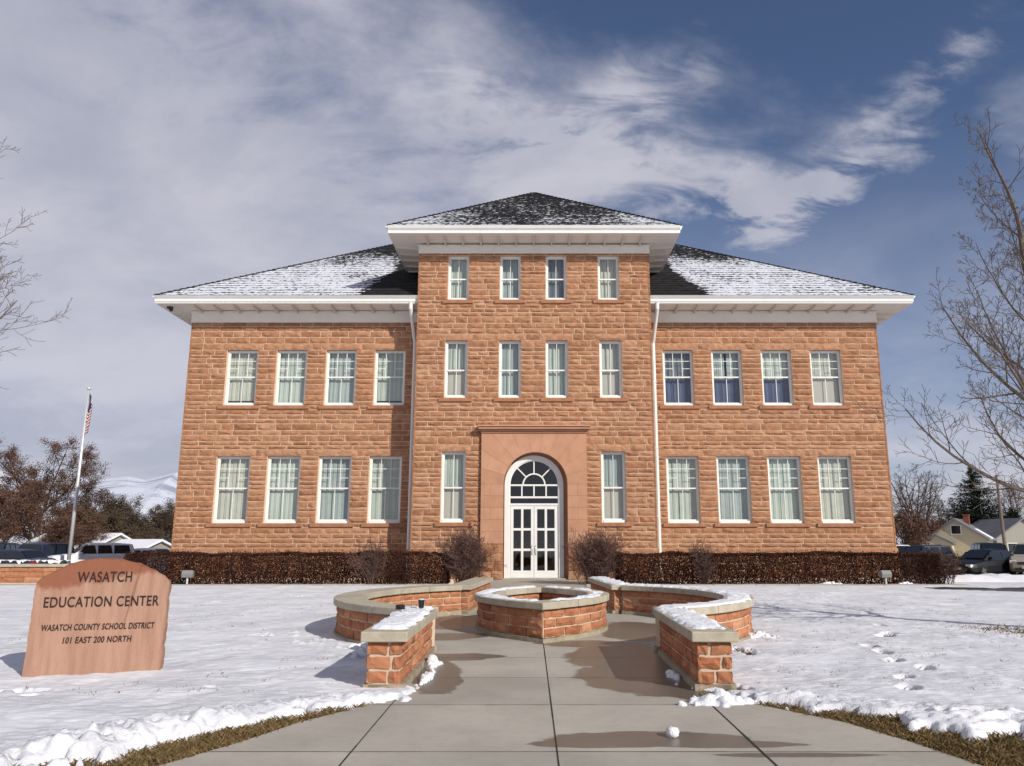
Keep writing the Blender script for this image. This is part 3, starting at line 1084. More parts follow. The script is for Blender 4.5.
# ---- windows
def window(w, idx):
    (a, b), (c, d_), yp, kind, sgn = w
    y0 = P_(yp) + .13           # front of frame
    f = MB()
    fw = .068
    f.box(a + .004, a + fw, y0, y0 + .14, c + .004, d_ - .004)
    f.box(b - fw, b - .004, y0, y0 + .14, c + .004, d_ - .004)
    f.box(a + fw, b - fw, y0, y0 + .14, d_ - fw, d_ - .004)
    f.box(a + fw, b - fw, y0 - .03, y0 + .14, c + .004, c + .11)
    mid = c + (d_ - c) * (.52 if kind == 'wing' else .49)
    x0, x1 = a + fw, b - fw
    zt, zb = d_ - fw, c + .11
    ys = y0 + .035
    # sashes
    s_ = .045
    for (p, q, yo) in ((mid - .03, zt, 0), (zb, mid + .03, .04)):
        f.box(x0, x0 + s_, ys + yo, ys + yo + .035, p, q)
        f.box(x1 - s_, x1, ys + yo, ys + yo + .035, p, q)
        f.box(x0 + s_, x1 - s_, ys + yo, ys + yo + .035, q - s_, q)
        f.box(x0 + s_, x1 - s_, ys + yo, ys + yo + .035, p, p + s_ + .015)
    g = .013
    xm = (x0 + x1) / 2
    f.box(xm - g, xm + g, ys + .05, ys + .07, zb + s_, mid)
    if kind == 'wing':
        hgt_ = zt - mid
        for t in (1 / 3, 2 / 3):
            xx = x0 + (x1 - x0) * t
            f.box(xx - g, xx + g, ys + .006, ys + .026, mid, zt - s_)
        za = mid + hgt_ * .64
        zc = mid + hgt_ * .34
        f.box(x0 + s_, x1 - s_, ys + .008, ys + .024, za - g, za + g)
        t1, t2 = x0 + (x1 - x0) / 3, x0 + (x1 - x0) * 2 / 3
        f.box(x0 + s_, t1, ys + .008, ys + .024, zc - g, zc + g)
        f.box(t2, x1 - s_, ys + .008, ys + .024, zc - g, zc + g)
    else:
        f.box(xm - g, xm + g, ys + .006, ys + .026, mid, zt - s_)
    fo = f.build('window', M['white'], school)
    # glass
    g_ = MB()
    g_.quad((x0 + .02, ys + .018, mid), (x1 - .02, ys + .018, mid), (x1 - .02, ys + .018, zt - .01), (x0 + .02, ys + .018, zt - .01))
    g_.quad((x0 + .02, ys + .058, zb + .01), (x1 - .02, ys + .058, zb + .01), (x1 - .02, ys + .058, mid), (x0 + .02, ys + .058, mid))
    g_.build('pane', M['glass'], fo)
    # curtains behind: style from the photo
    style = 'full'
    bot = c + .05
    if kind == 'wing' and sgn < 0:
        bot = c + (.28 if zz_up(c) and idx % 4 in (0, 3) else .14 if idx % 4 == 1 else .0)
    if kind == 'wing' and sgn > 0 and zz_up(c):
        style = 'blind' if idx % 4 == 3 else 'upper'
    if kind == 'tower' and c > 12 and a > 0 and a < 1:
        style = 'dim'
    if style == 'upper':             # sky reflection of the lower sash, put in as a dark blue sheet
        cz = MB()
        yb = y0 + .30
        for i in range(24):
            t0_, t1_ = i / 24, (i + 1) / 24
            f0, f1 = (yb + .02 * math.sin(t * 31) for t in (t0_, t1_))
            cz.quad((a + .05 + (b - a - .1) * t0_, f0, c + .02), (a + .05 + (b - a - .1) * t1_, f1, c + .02), (a + .05 + (b - a - .1) * t1_, f1, mid + .1), (a + .05 + (b - a - .1) * t0_, f0, mid + .1))
        cz.build('drape', M['drape'], fo, smooth=True)
    if style in ('full', 'upper', 'blind', 'dim'):
        cb = bot if style in ('full', 'dim') else mid - (.05 if style == 'upper' else -.1)
        cm = MB()
        n = 36
        yb = y0 + .26
        ph = rnd.uniform(0, 6)
        fr = rnd.uniform(4.5, 7)
        pr = None
        gap0 = gap1 = -1
        if idx in (9,):
            gc = rnd.uniform(.40, .60)
            gap0, gap1 = gc - .05, gc + rnd.uniform(.03, .09)
        for i in range(n + 1):
            t = i / n
            xx = a + .05 + (b - a - .1) * t
            yy = yb + .013 * math.sin(ph + t * fr * 6.28) + .007 * math.sin(ph * 2 + t * fr * 2.7 * 6.28)
            if kind == 'tower' and abs(t - .5) < .035:
                yy += .06
            cur = (xx, yy)
            if pr and not gap0 < t < gap1:
                cm.quad((pr[0], pr[1], cb), (cur[0], cur[1], cb), (cur[0], cur[1], d_), (pr[0], pr[1], d_))
            pr = cur
        cm.build('curtain', M['drape_grey' if style == 'dim' or (style == 'upper' and idx % 4 == 0) else ('curtain', 'curtain_cream', 'curtain', 'curtain_grey')[(idx * 7) % 4]], fo, smooth=True)
        if style == 'blind' or (style == 'full' and kind == 'tower' and c < 10 and abs(a) > 2.5):
            sm = MB()
            sm.box(a + .1, b - .1, yb - .05, yb - .045, c + .05, mid + .1)
            sm.build('roller_blind', M['shade'], fo)
    # stone sill and lintel
    smb = MB()
    ls = [x for x in np.linspace(a - SO + .01, b + SO - .01, 7)]
    smb.box(a - SO + .01, b + SO - .01, P_(yp) - .10, P_(yp) + .16, c - SH + .01, c - .002)
    smb.build('sill', M['sill'], fo, bevel=.012)
    if not (kind == 'tower' and c > 12):
        lm = MB()
        stone_patch(lm, mfront(yp), a - LO + .008, b + LO - .008, d_ + .006, d_ + LH - .008, .05, .14, 3)
        lm.box(a + .002, b - .002, P_(yp) + .02, P_(yp) + .38, d_ - .004, d_ + .04)
        lm.build('lintel', M['stone'], fo)


def zz_up(c):
    return 6 < c < 10


for i, w in enumerate(wins):
    window(w, i)

# dark interior floors and partitions so that rooms are not one hall
mb = MB()
for z in (1.0, 6.6, 11.6):
    mb.box(-XW + .45, XW - .45, P_(WY_ + .5), P_(WY_ + 27), z, z + .15)
    mb.box(-XT + .45, XT - .45, P_(TY_ + .5), P_(WY_ + .45), z + .01, z + .14)
mb.box(-XW + .5, XW - .5, P_(WY_ + 6), P_(WY_ + 6.2), 0, 14)
mb.build('interior_floor', M['interior'], school)

# ---- portal
portal_y = TY_ - .17
PRAD, PSP, PCX, FRO = 1.36, 3.93, .06, 1.26
pm = MB()
yf, yb_ = P_(portal_y), P_(TY_ + .45)
g = .006
zc = [1.45, 1.95, 2.45, 2.95, 3.45, PSP]
for sg in (-1, 1):
    for k, (z0, z1) in enumerate(zip(zc, zc[1:])):
        cuts = [PRAD, 2.25] if k % 2 else [PRAD, 1.85, 2.25]
        for xa, xb in zip(cuts, cuts[1:]):
            x0, x1 = sorted((PCX + sg * PRAD if xa == PRAD else sg * (xa + g), sg * (xb - (g if xb != 2.25 else 0))))
            pm.box(x0, x1, yf, yb_, z0 + g, z1 - g)
top = 6.10
NV = 11


def outer(t):
    c_, s_ = math.cos(t), math.sin(t)
    k = min((2.25 - PCX * (1 if c_ > 0 else -1)) / abs(c_) if abs(c_) > 1e-6 else 1e9, (top - PSP) / s_ if s_ > 1e-6 else 1e9)
    return (PCX + c_ * k, PSP + s_ * k)


corners = (math.atan2(top - PSP, 2.25 - PCX), math.pi - math.atan2(top - PSP, 2.25 + PCX))
for k in range(NV):
    t0, t1 = math.pi * k / NV, math.pi * (k + 1) / NV
    e0, e1 = t0 + .0025, t1 - .0025
    inn = [(PCX + PRAD * math.cos(t), PSP + PRAD * math.sin(t)) for t in np.linspace(e1, e0, 6)]
    out_ = [outer(e0 - .001 if k == 0 else e0)]
    for cn in corners:
        if e0 < cn < e1:
            out_.append((2.25 if cn < 1.57 else -2.25, top))
    out_.append(outer(e1))
    pm.prism((inn + out_)[::-1], 'y', yf, yb_)
po = pm.build('portal', M['smooth'], school, bevel=.004)
# recessed dark joint sheet just behind the portal face
jm = MB()
ns = 24
ins = [(PRAD + .012) * np.array([math.cos(t), math.sin(t)]) for t in np.linspace(0, math.pi, ns)]
for i in range(ns - 1):
    p, q = ins[i], ins[i + 1]
    a_ = outer(max(.001, math.pi * i / (ns - 1)))
    b2 = outer(min(math.pi - .001, math.pi * (i + 1) / (ns - 1)))
    jm.quad((PCX + p[0], yf + .006, PSP + p[1]), (a_[0] * .995, yf + .006, min(a_[1], top - .01)), (b2[0] * .995, yf + .006, min(b2[1], top - .01)), (PCX + q[0], yf + .006, PSP + q[1]))
for sg in (-1, 1):
    x0, x1 = sorted((PCX + sg * (PRAD + .012), sg * 2.242))
    jm.quad((x0, yf + .006, 1.46), (x1, yf + .006, 1.46), (x1, yf + .006, PSP), (x0, yf + .006, PSP))
jm.build('portal_mortar', M['sill'], po)
# rough jamb bases
for sg in (-1, 1):
    rb = MB()
    x0, x1 = sorted((PCX + sg * PRAD, sg * 2.25))
    masonry(rb, mfront(portal_y), x0, x1, [0, .36, .72, 1.08, 1.44], (), (.4, .6), res=.14)
    rb.box(x0, x1, yf + .012, yb_, 0, 1.44)
    rb.build('portal_base', M['stone'], school)
cm_ = MB()
for (z0, z1, pj) in ((6.10, 6.19, .05), (6.19, 6.26, .14), (6.26, 6.36, .24), (6.36, 6.43, .30)):
    cm_.box(-2.25 - pj * .55, 2.25 + pj * .55, yf - pj, P_(TY_) + .02, z0 + .001, z1)
cm_.build('cornice', M['smooth'], school, bevel=.012)

# door set
dy = P_(TY_ + .22)
fr = MB()
IN_R = 1.05


def ring_seg(mb_, r0, r1, t0, t1, y0, y1, zc_=PSP, n=24):
    for i in range(n):
        a0, a1 = t0 + (t1 - t0) * i / n, t0 + (t1 - t0) * (i + 1) / n
        mb_.prism([(r0 * math.cos(a0), zc_ + r0 * math.sin(a0)), (r1 * math.cos(a0), zc_ + r1 * math.sin(a0)),
                   (r1 * math.cos(a1), zc_ + r1 * math.sin(a1)), (r0 * math.cos(a1), zc_ + r0 * math.sin(a1))][::-1], 'y', y0, y1)


ring_seg(fr, IN_R, FRO, 0, math.pi, dy, dy + .14)
for sg in (-1, 1):
    x0, x1 = sorted((sg * IN_R, sg * FRO))
    fr.box(x0, x1, dy, dy + .14, .02, PSP)
    # stepped inner moulding
    x0, x1 = sorted((sg * (IN_R - .04), sg * IN_R))
    fr.box(x0, x1, dy + .05, dy + .12, .02, PSP)
ring_seg(fr, IN_R - .04, IN_R, 0, math.pi, dy + .05, dy + .12)
DTOP = 3.05
z_tr = (3.14, 3.20)
fr.box(-IN_R, IN_R, dy + .03, dy + .12, DTOP, DTOP + .09)
fr.box(-IN_R, IN_R, dy + .04, dy + .12, 3.36, 3.44)
fr.box(-IN_R, IN_R, dy + .04, dy + .12, PSP - .05, PSP + .02)
for x in (-.52, 0, .52):
    fr.box(x - .028, x + .028, dy + .05, dy + .11, 3.44, PSP - .05)
ring_seg(fr, .44, .50, 0, math.pi, dy + .05, dy + .11, PSP, 16)
for t in (R(45), R(90), R(135)):
    c_, s_ = math.cos(t), math.sin(t)
    n_ = (-s_ * .025, c_ * .025)
    fr.prism([(.49 * c_ + n_[0], PSP + .49 * s_ + n_[1]), (.49 * c_ - n_[0], PSP + .49 * s_ - n_[1]), (1.01 * c_ - n_[0], PSP + 1.01 * s_ - n_[1]), (1.01 * c_ + n_[0], PSP + 1.01 * s_ + n_[1])], 'y', dy + .052, dy + .108)
fo = fr.build('door_frame', M['white'], school)
rt = MB()
ring_seg(rt, FRO - .02, PRAD + .12, 0, math.pi, dy + .10, dy + .2)
for sg in (-1, 1):
    rt.box(*sorted((sg * (FRO - .02), sg * (PRAD + .12))), dy + .10, dy + .2, .02, PSP)
rt.build('portal_return', M['smooth'], po)
gl = MB()
pts = [(1.03 * math.cos(t), PSP + 1.03 * math.sin(t)) for t in np.linspace(0, math.pi, 24)]
i0 = len(gl.v)
gl.v += [(p, dy + .08, q) for p, q in pts] + [(-1.03, dy + .08, DTOP + .05), (1.03, dy + .08, DTOP + .05)]
gl.f.append(tuple(range(i0, i0 + 26)))
gl.build('fanlight', M['glass'], fo)
for sg in (-1, 1):
    dm = MB()
    x0, x1 = sorted((sg * .006, sg * 1.0))
    W = x1 - x0
    st_, zb, zt = .125, .05, DTOP - .004
    ya, yb2 = dy + .055, dy + .10
    dm.box(x0, x0 + st_, ya, yb2, zb, zt)
    dm.box(x1 - st_, x1, ya, yb2, zb, zt)
    dm.box(x0 + st_, x1 - st_, ya, yb2, zb, zb + .30)
    dm.box(x0 + st_, x1 - st_, ya, yb2, zt - .15, zt)
    xm = (x0 + x1) / 2
    dm.box(xm - .05, xm + .05, ya, yb2, zb + .30, zt - .15)
    zA, zB = zb + .30, zt - .15
    for t in (.335, .668):
        zz = zA + (zB - zA) * t
        dm.box(x0 + st_, xm - .05, ya + .004, yb2, zz - .05, zz + .05)
        dm.box(xm + .05, x1 - st_, ya + .004, yb2, zz - .05, zz + .05)
    do = dm.build('door', M['white'], school, bevel=.006)
    pg = MB()
    pg.quad((x0 + st_, ya + .025, zA), (x1 - st_, ya + .025, zA), (x1 - st_, ya + .025, zB), (x0 + st_, ya + .025, zB))
    pg.build('pane', M['glass'], do)
    hb = MB()
    hx = sg * .075
    hb.tube([(hx, ya - .002, 1.08), (hx, ya - .06, 1.10), (hx, ya - .06, 1.36), (hx, ya - .002, 1.38)], .014, 8)
    hb.box(hx - .03, hx + .03, ya - .012, ya - .001, 1.0, 1.06)
    hb.build('handle', M['steel'], do, smooth=True)
th_ = MB()
th_.box(-1.32, 1.32, P_(TY_ - .1), P_(TY_ + .4), .005, .045)
th_.build('threshold', M['kerb'], school)

# ---- eaves, friezes, gutters
def eave(x0, x1, y0, y1, xa, xb, ya, zfr0, zfr1, zsof, zg0, zg1, brk, step, name_parent, ends=(True, True), depth=28):
    """x0..x1 wall extents, xa..xb eave extents, y0 wall plane, ya eave front"""
    fz = MB()
    fz.box(x0 - (.05 if ends[0] else 0), x1 + (.05 if ends[1] else 0), P_(y0) - .06, P_(y0) + .02, zfr0, zfr1)
    fz.box(x0 - (.08 if ends[0] else 0), x1 + (.08 if ends[1] else 0), P_(y0) - .11, P_(y0) - .0, zfr1 - .07, zfr1 + .01)
    if ends[0]:
        fz.box(x0 - .06, x0 + .02, P_(y0) + .021, P_(y0 + depth), zfr0, zfr1 - .002)
    if ends[1]:
        fz.box(x1 - .02, x1 + .06, P_(y0) + .021, P_(y0 + depth), zfr0, zfr1 - .002)
    fz.build('frieze', M['soffit'], school)
    so = MB()
    so.box(xa + .03, xb - .03, P_(ya) + .03, P_(y0) + .3, zsof, zsof + .05)
    if ends[0]:
        so.box(xa + .03, x0 + .3, P_(y0) + .301, P_(y0 + depth) + 1.2, zsof, zsof + .05)
    if ends[1]:
        so.box(x1 - .3, xb - .03, P_(y0) + .301, P_(y0 + depth) + 1.2, zsof, zsof + .05)
    so.build('soffit', M['soffit'], school)
    gt = MB()
    prof = [(0, zg0), (0, zg0 + .12), (-.07, zg0 + .2), (-.12, zg1), (-.10, zg1 + .0), (.03, zg1), (.03, zg0)]
    pg_ = [(P_(ya) + p, q) for p, q in prof]
    gt.prism(pg_[::-1], 'x', xa - (.0 if ends[0] else 0), xb + (.0 if ends[1] else 0))
    if ends[0]:
        gt.prism([(xa + p, q) for p, q in prof], 'y', P_(ya) + .002, P_(y0 + depth) + 1.2)
    if ends[1]:
        gt.prism([(xb - p, q) for p, q in prof][::-1], 'y', P_(ya) + .002, P_(y0 + depth) + 1.2)
    gt.build('gutter', M['white'], school)
    k = 0
    n = int(round((x1 - x0) / step))
    for k in range(n):
        xx = x0 + (k + .5) * (x1 - x0) / n
        bm_ = MB()
        # rafter tail, deeper at the wall
        bm_.prism([(P_(ya) + .12, zsof - .001), (P_(ya) + .12, zsof - .07), (P_(y0) - .115, zsof - .15), (P_(y0) - .115, zsof - .001)], 'x', xx - .04, xx + .04)
        bm_.build('rafter_tail', M['trimgrey'], school)
    for j, (sg, xx_w, xx_e, en) in enumerate(((-1, x0, xa, ends[0]), (1, x1, xb, ends[1]))):
        if not en:
            continue
        for k in range(6):
            yy = y0 + .4 + k * step
            bm_ = MB()
            p0, p1 = (xx_e + .12, xx_w - .07) if sg < 0 else (xx_e - .12, xx_w + .07)
            bm_.prism([(p0, zsof - .001), (p0, zsof - .07), (p1, zsof - .15), (p1, zsof - .001)], 'y', P_(yy) - .04, P_(yy) + .04)
            bm_.build('rafter_tail', M['trimgrey'], school)


OV = 1.24
eave(-XW, -XT - .02, WY_, None, -XW - OV, -XT - .015, WY_ - OV, 11.46, 11.98, 12.02, 12.09, 12.35, None, .85, school, (True, False))
eave(XT + .02, XW, WY_, None, XT + .015, XW + OV, WY_ - OV, 11.46, 11.98, 12.02, 12.09, 12.35, None, .85, school, (False, True))
eave(-XT, XT, TY_, None, -XT - 1.24, XT + 1.24, TY_ - 1.24, 14.31, 14.70, 14.78, 14.80, 15.12, None, .8, school, (True, True), 9)


# ---- roofs: saw-tooth shingle courses with melting snow
def roof_face(name, a, b, c, d_, snowf, parent, step=.40, cut=None):
    """quad a-b eave, d-c ridge (c above b); rows stepped like shingle courses"""
    a, b, c, d_ = map(Vector, (a, b, c, d_))
    L = ((d_ + c) / 2 - (a + b) / 2).length
    n = max(3, int(L / step))
    nrm = (b - a).cross(d_ - a).normalized()
    rows = []
    for i in range(n):
        for (t, off) in ((i / n, .022), ((i + 1) / n, .0)):
            rows.append((t, off))
    m_ = max(8, int((b - a).length / .5))
    X = np.zeros((len(rows), m_ + 1))
    Yy = X.copy()
    Z = X.copy()
    S = X.copy()
    B = X.copy()
    for r, (t, off) in enumerate(rows):
        p, q = a.lerp(d_, t), b.lerp(c, t)
        for k in range(m_ + 1):
            w = p.lerp(q, k / m_) + nrm * off
            X[r, k], Yy[r, k], Z[r, k] = w
            S[r, k] = snowf(w, t)
            B[r, k] = 1.0 if off > 0 else 0.0
    kp = None
    if cut:
        kp = ~((np.abs(X[:-1, :-1]) < cut[0]) & (np.abs(X[1:, 1:]) < cut[0]) & (Yy[:-1, :-1] < cut[1]))
    return grid_mesh(name, X, Yy, Z, M['roof'], keep=kp, attrs={'snow': S, 'butt': B}, smooth=False, parent=parent)


SL = .67


def snow_wing(w, t):
    x = abs(w.x)
    s = .69 - .45 * sstep(np.array(t), .28, .50)
    # ground sheltered by the tower eave stays bare
    lim = 6.7 + .9 * max(0, 1 - t * 4)
    s -= 1.2 * float(sstep(np.array(x), lim + .5, lim - .2)) * (1 if t < .5 else 0)
    return float(s)


def snow_tower(w, t):
    x = abs(w.x) / 6.5
    return float(.29 + .26 * (1 - t) * max(0, x - .1) ** 1.0 + .14 * (1 - t) - .10 * (1 - abs(x)))


er = 12.36
ex, ey0, ey1 = XW + OV + .02, P_(WY_ - OV) - .02, P_(WY_ + 28 + OV)
hl = (ey1 - ey0) / 2
ridz = er + hl * SL
rx = ex - hl
ro = roof_face('roof', (-ex, ey0, er), (ex, ey0, er), (rx, ey0 + hl, ridz), (-rx, ey0 + hl, ridz), snow_wing, school, cut=(XT - .02, 7.5))
roof_face('roof_slope', (-ex, ey1, er), (-ex, ey0, er), (-rx, ey0 + hl, ridz), (-rx, ey0 + hl + .01, ridz), lambda w, t: .6, ro)
roof_face('roof_slope', (ex, ey0, er), (ex, ey1, er), (rx, ey0 + hl + .01, ridz), (rx, ey0 + hl, ridz), lambda w, t: .3, ro)
roof_face('roof_slope', (ex, ey1, er), (-ex, ey1, er), (-rx, ey0 + hl, ridz), (rx, ey0 + hl, ridz), lambda w, t: .6, ro)
tex_ = XT + 1.26
ty0 = P_(TY_ - 1.26)
tr_ = 15.13
thl = tex_
tap = tr_ + thl * .715
ro2 = roof_face('tower_roof', (-tex_, ty0, tr_), (tex_, ty0, tr_), (.02, ty0 + thl, tap), (-.02, ty0 + thl, tap), snow_tower, school, .3)
roof_face('roof_slope', (-tex_, ty0 + 2 * thl, tr_), (-tex_, ty0, tr_), (0, ty0 + thl, tap), (0, ty0 + thl + .02, tap), lambda w, t: .5, ro2)
roof_face('roof_slope', (tex_, ty0, tr_), (tex_, ty0 + 2 * thl, tr_), (0, ty0 + thl + .02, tap), (0, ty0 + thl, tap), lambda w, t: .3, ro2)
roof_face('roof_slope', (tex_, ty0 + 2 * thl, tr_), (-tex_, ty0 + 2 * thl, tr_), (-.02, ty0 + thl, tap), (.02, ty0 + thl, tap), lambda w, t: .5, ro2)
# hip caps
RIDGE = mat('dark_ridge', (.02, .019, .019), .9, .1, noise=(3, .5))
for (p, q) in (((-ex, ey0, er), (-rx, ey0 + hl, ridz)), ((ex, ey0, er), (rx, ey0 + hl, ridz)), ((-rx, ey0 + hl, ridz), (rx, ey0 + hl, ridz)),
               ((-tex_, ty0, tr_), (0, ty0 + thl, tap)), ((tex_, ty0, tr_), (0, ty0 + thl, tap))):
    hc = MB()
    p, q = Vector(p), Vector(q)
    n = int((q - p).length / .3)
    for i in range(n):
        u0, u1 = p.lerp(q, i / n), p.lerp(q, min(1, (i + 1.15) / n))
        hc.tube([u0 + Vector((0, 0, .03)), u1 + Vector((0, 0, .0))], [.05, .04], 5)
    hc.build('hip_cap', RIDGE, school)

# ---- downpipes and small fixtures
for sg in (-1, 1):
    dp = MB()
    xg = sg * (XT + .36)
    xp = sg * (XT + .285)
    w_ = .075
    path = [(xg, P_(WY_ - OV + .03), 12.06), (xg, P_(WY_ - OV + .06), 11.8), (xp, P_(WY_ - .12), 10.45), (xp, P_(WY_ - .12), .35), (xp, P_(WY_ - .3), .2)]
    dp.tube(path, w_ * 1.15, 8)
    do = dp.build('downpipe', M['white'], school)
    for z in (2.6, 5.6, 8.6):
        bb = MB()
        bb.box(xp - .11, xp + .11, P_(WY_) - .21, P_(WY_) - .0, z, z + .04)
        bb.build('bracket', M['white'], do)
fx_ = MB()
fx_.box(-XW - .9, -XW - .7, P_(WY_ - .75), P_(WY_ - .55), 11.93, 12.018)
fx_.tube([(-XW - .8, P_(WY_ - .65), 11.96), (-XW - .66, P_(WY_ - .8), 11.84)], [.06, .09], 10)
fx_.build('flood_lamp', M['dark_metal'], school)  # small black camera under the left eave
fx_ = MB()
fx_.lathe([(.05, 0), (.09, .03), (.09, .16), (.05, .2)], 12, (-2.62, P_(TY_ - .12), 2.16))
fx_.build('wall_light', M['sill'], school)


# ================================================================== SEAT WALLS AND PLANTER
def path_map(pts):
    """polyline (x, y) -> arc-length map; offset to the right of travel by d"""
    P2 = [Vector((p[0], p[1])) for p in pts]
    cum = [0]
    for p, q in zip(P2, P2[1:]):
        cum.append(cum[-1] + (q - p).length)

    def f(s, z, dd, side=1, base=0.0):
        s = max(0, min(cum[-1] - 1e-6, s)) if 0 else s
        k = 0
        while k < len(cum) - 2 and s > cum[k + 1]:
            k += 1
        dv = (P2[k + 1] - P2[k]).normalized()
        p = P2[k] + dv * (s - cum[k])
        n0 = Vector((dv.y, -dv.x))
        # smooth the normal on curves
        t = (s - cum[k]) / (cum[k + 1] - cum[k])
        if t > .5 and k + 2 < len(P2):
            d2 = (P2[k + 2] - P2[k + 1]).normalized()
            n1 = Vector((d2.y, -d2.x))
            if n0.dot(n1) > .8:
                n0 = n0.lerp(n1, t - .5).normalized()
        elif t < .5 and k > 0:
            d2 = (P2[k] - P2[k - 1]).normalized()
            n1 = Vector((d2.y, -d2.x))
            if n0.dot(n1) > .8:
                n0 = n0.lerp(n1, .5 - t).normalized()
        p = p + n0 * side * (base + dd)
        return (p.x, p.y, z)
    return f, cum[-1]


WH, CT = .625, .11
WT = .20                      # half thickness of the seat walls


def seat_run(pts, parent, name_wall='wall', end0=True, end1=True, capseg=.95, half=WT, WH=WH, miter=0, outer=1):
    f, L = path_map(pts)
    kx = miter          # 1 / tan of the corner's half angle
    zs = [.07, .07 + (WH - CT - .07) / 3, .07 + (WH - CT - .07) * 2 / 3, WH - CT]
    mb = MB()
    for side in (1, -1):
        mp_ = (lambda s, z, dd, side=side: f(s, z, dd, side, half - .03))
        if side == 1:
            eo = (half - .03) * kx * (1 if outer == 1 else -1)
            masonry(mb, mp_, -eo, L + eo, zs, (), (.28, .62), .038, .027, .085, 3, .010)
        else:
            masonry(mb, (lambda s, z, dd: f(L - s, z, dd, -1, half - .03)), (half - .03) * kx * outer, L - (half - .03) * kx * outer, zs, (), (.28, .62), .038, .027, .085, 3, .010)
    for (e, s_end, sgn) in ((end0, 0, -1), (end1, L, 1)):
        if not e:
            continue
        # end face
        def me_(s, z, dd, s_end=s_end, sgn=sgn):
            p = Vector(f(s_end + sgn * (dd - .03), z, 0, 1, s * sgn * -1))
            return tuple(p)
        masonry(mb, me_, -half + .02, half - .02, zs, (), (.12, .27), .036, .034, .085, 3, .010)
    wo = mb.build(name_wall, M['stone_dark'], parent)
    core = MB()
    n = max(2, int(L / .12))
    fo_ = MB()
    for i in range(n):
        s0, s1 = L * i / n, L * (i + 1) / n
        if end0 and i == 0:
            s0 = .03
        if end1 and i == n - 1:
            s1 = L - .03
        for (mb2, h0, z0, z1) in ((core, half - .03, 0.0, WH - CT), (fo_, half + .025, -.1, .07)):
            sa = s0 - (h0 * kx if i == 0 else 0)
            sb_ = s1 + (h0 * kx if i == n - 1 else 0)
            a, b, c, d2 = f(sa, z0, 0, 1, h0), f(sb_, z0, 0, 1, h0), f(sb_, z0, 0, -1, h0), f(sa, z0, 0, -1, h0)
            up = lambda p, z1=z1: (p[0], p[1], z1)
            mb2.quad(a, b, up(b), up(a))
            mb2.quad(c, d2, up(d2), up(c))
            mb2.quad(up(a), up(b), up(c), up(d2))
            if i == 0:
                mb2.quad(d2, a, up(a), up(d2))
            if i == n - 1:
                mb2.quad(b, c, up(c), up(b))
    core.build('mortar', M['mortar_pale'], wo)
    fo_.build('footing', M['footing'], parent)
    # cap stones
    cp = MB()
    ncap = max(1, int(round((L + .1) / capseg)))
    S0, S1 = (-.06 if end0 else -(half + .055) * kx), (L + .06 if end1 else L + (half + .055) * kx)
    for k in range(ncap):
        c0 = S0 + (S1 - S0) * k / ncap + .004
        c1 = S0 + (S1 - S0) * (k + 1) / ncap - .004
        m = max(1, int((c1 - c0) / .12))
        hw = half + .055
        b0 = len(cp.v)
        for i in range(m + 1):
            s_ = c0 + (c1 - c0) * i / m
            for (sd_, zz) in ((1, WH - CT), (1, WH), (-1, WH), (-1, WH - CT)):
                cp.v.append(f(s_, zz, 0, sd_, hw))
        for i in range(m):
            for j in range(4):
                j2 = (j + 1) % 4
                cp.f.append((b0 + i * 4 + j, b0 + i * 4 + j2, b0 + (i + 1) * 4 + j2, b0 + (i + 1) * 4 + j)[::-1])
        cp.f.append((b0, b0 + 1, b0 + 2, b0 + 3))
        cp.f.append((b0 + m * 4 + 3, b0 + m * 4 + 2, b0 + m * 4 + 1, b0 + m * 4))
    cp.build('cap', M['cap'], parent, bevel=.012)
    return f, L


# arcs and piers (mirror about the path axis)
Rm = PR + WT
a_front = math.atan2(-3.15, 1.62)
a_back = math.atan2(3.15, 1.62)
arcR = [(AX + Rm * math.cos(t), PC[1] + Rm * math.sin(t)) for t in np.linspace(math.asin(-3.08 / Rm), math.asin(2.98 / Rm), 40)]
walls = {}
for sg, lab in ((-1, 'bare-capped curved red stone seat wall left of the planter, two cups on its end'),
                (1, 'snow-capped curved red stone seat wall right of the planter')):
    root = thing('seat_wall', lab, 'wall', (0, 0, 0), 0, 'curved seat walls around the entrance plaza')
    mir = lambda p: (AX + sg * (p[0] - AX), p[1])
    arc = [mir(p) for p in arcR]
    pier = [mir((AX + 1.80, 8.80)), mir((AX + 1.81, 10.3)), mir((AX + 1.82, 11.55))]
    back = [mir((AX + 1.80, 17.75)), mir((AX + 1.52, 21.2))]
    fa = seat_run(arc, root, 'curved_wall', False, False, WH=WH - .004)
    fp_ = seat_run(pier, root, 'pier', True, True, 1.15)
    fb = seat_run(back, root, 'pier', True, True, 1.4)
    walls[sg] = (fa, fp_, fb)

# lens-shaped planter
pl = thing('planter', 'low lens-shaped red stone planter with pale snowy cap in the middle of the plaza', 'planter', (0, 0, 0))
yA, yB = 12.86, 17.3
yc, hy, hw_ = (yA + yB) / 2, (yB - yA) / 2, 1.26
lens = [(AX - .02 + hw_ * (1 - t * t), yc + t * hy) for t in np.linspace(-.97, .97, 22)]
for sg in (1, -1):
    pts = [(AX + sg * (p[0] - AX) - .03, p[1]) for p in lens]
    pts = [(AX - .03, yA + .02)] + pts[1:-1] + [(AX, yB - .02)]
    # keep the centre line inside by half the thickness
    pts = [(AX + (p[0] - AX) * .86, yc + (p[1] - yc) * .955) for p in pts]
    dd_ = Vector((pts[1][0] - pts[0][0], pts[1][1] - pts[0][1]))
    seat_run(pts, pl, 'wall', False, False, .8, .15, WH=WH - (.004 if sg < 0 else 0), miter=abs(dd_.y / dd_.x), outer=sg)
so_ = MB()
pp = [(AX + (hw_ * .8) * (1 - t * t), yc + t * hy * .9) for t in np.linspace(-1, 1, 20)]
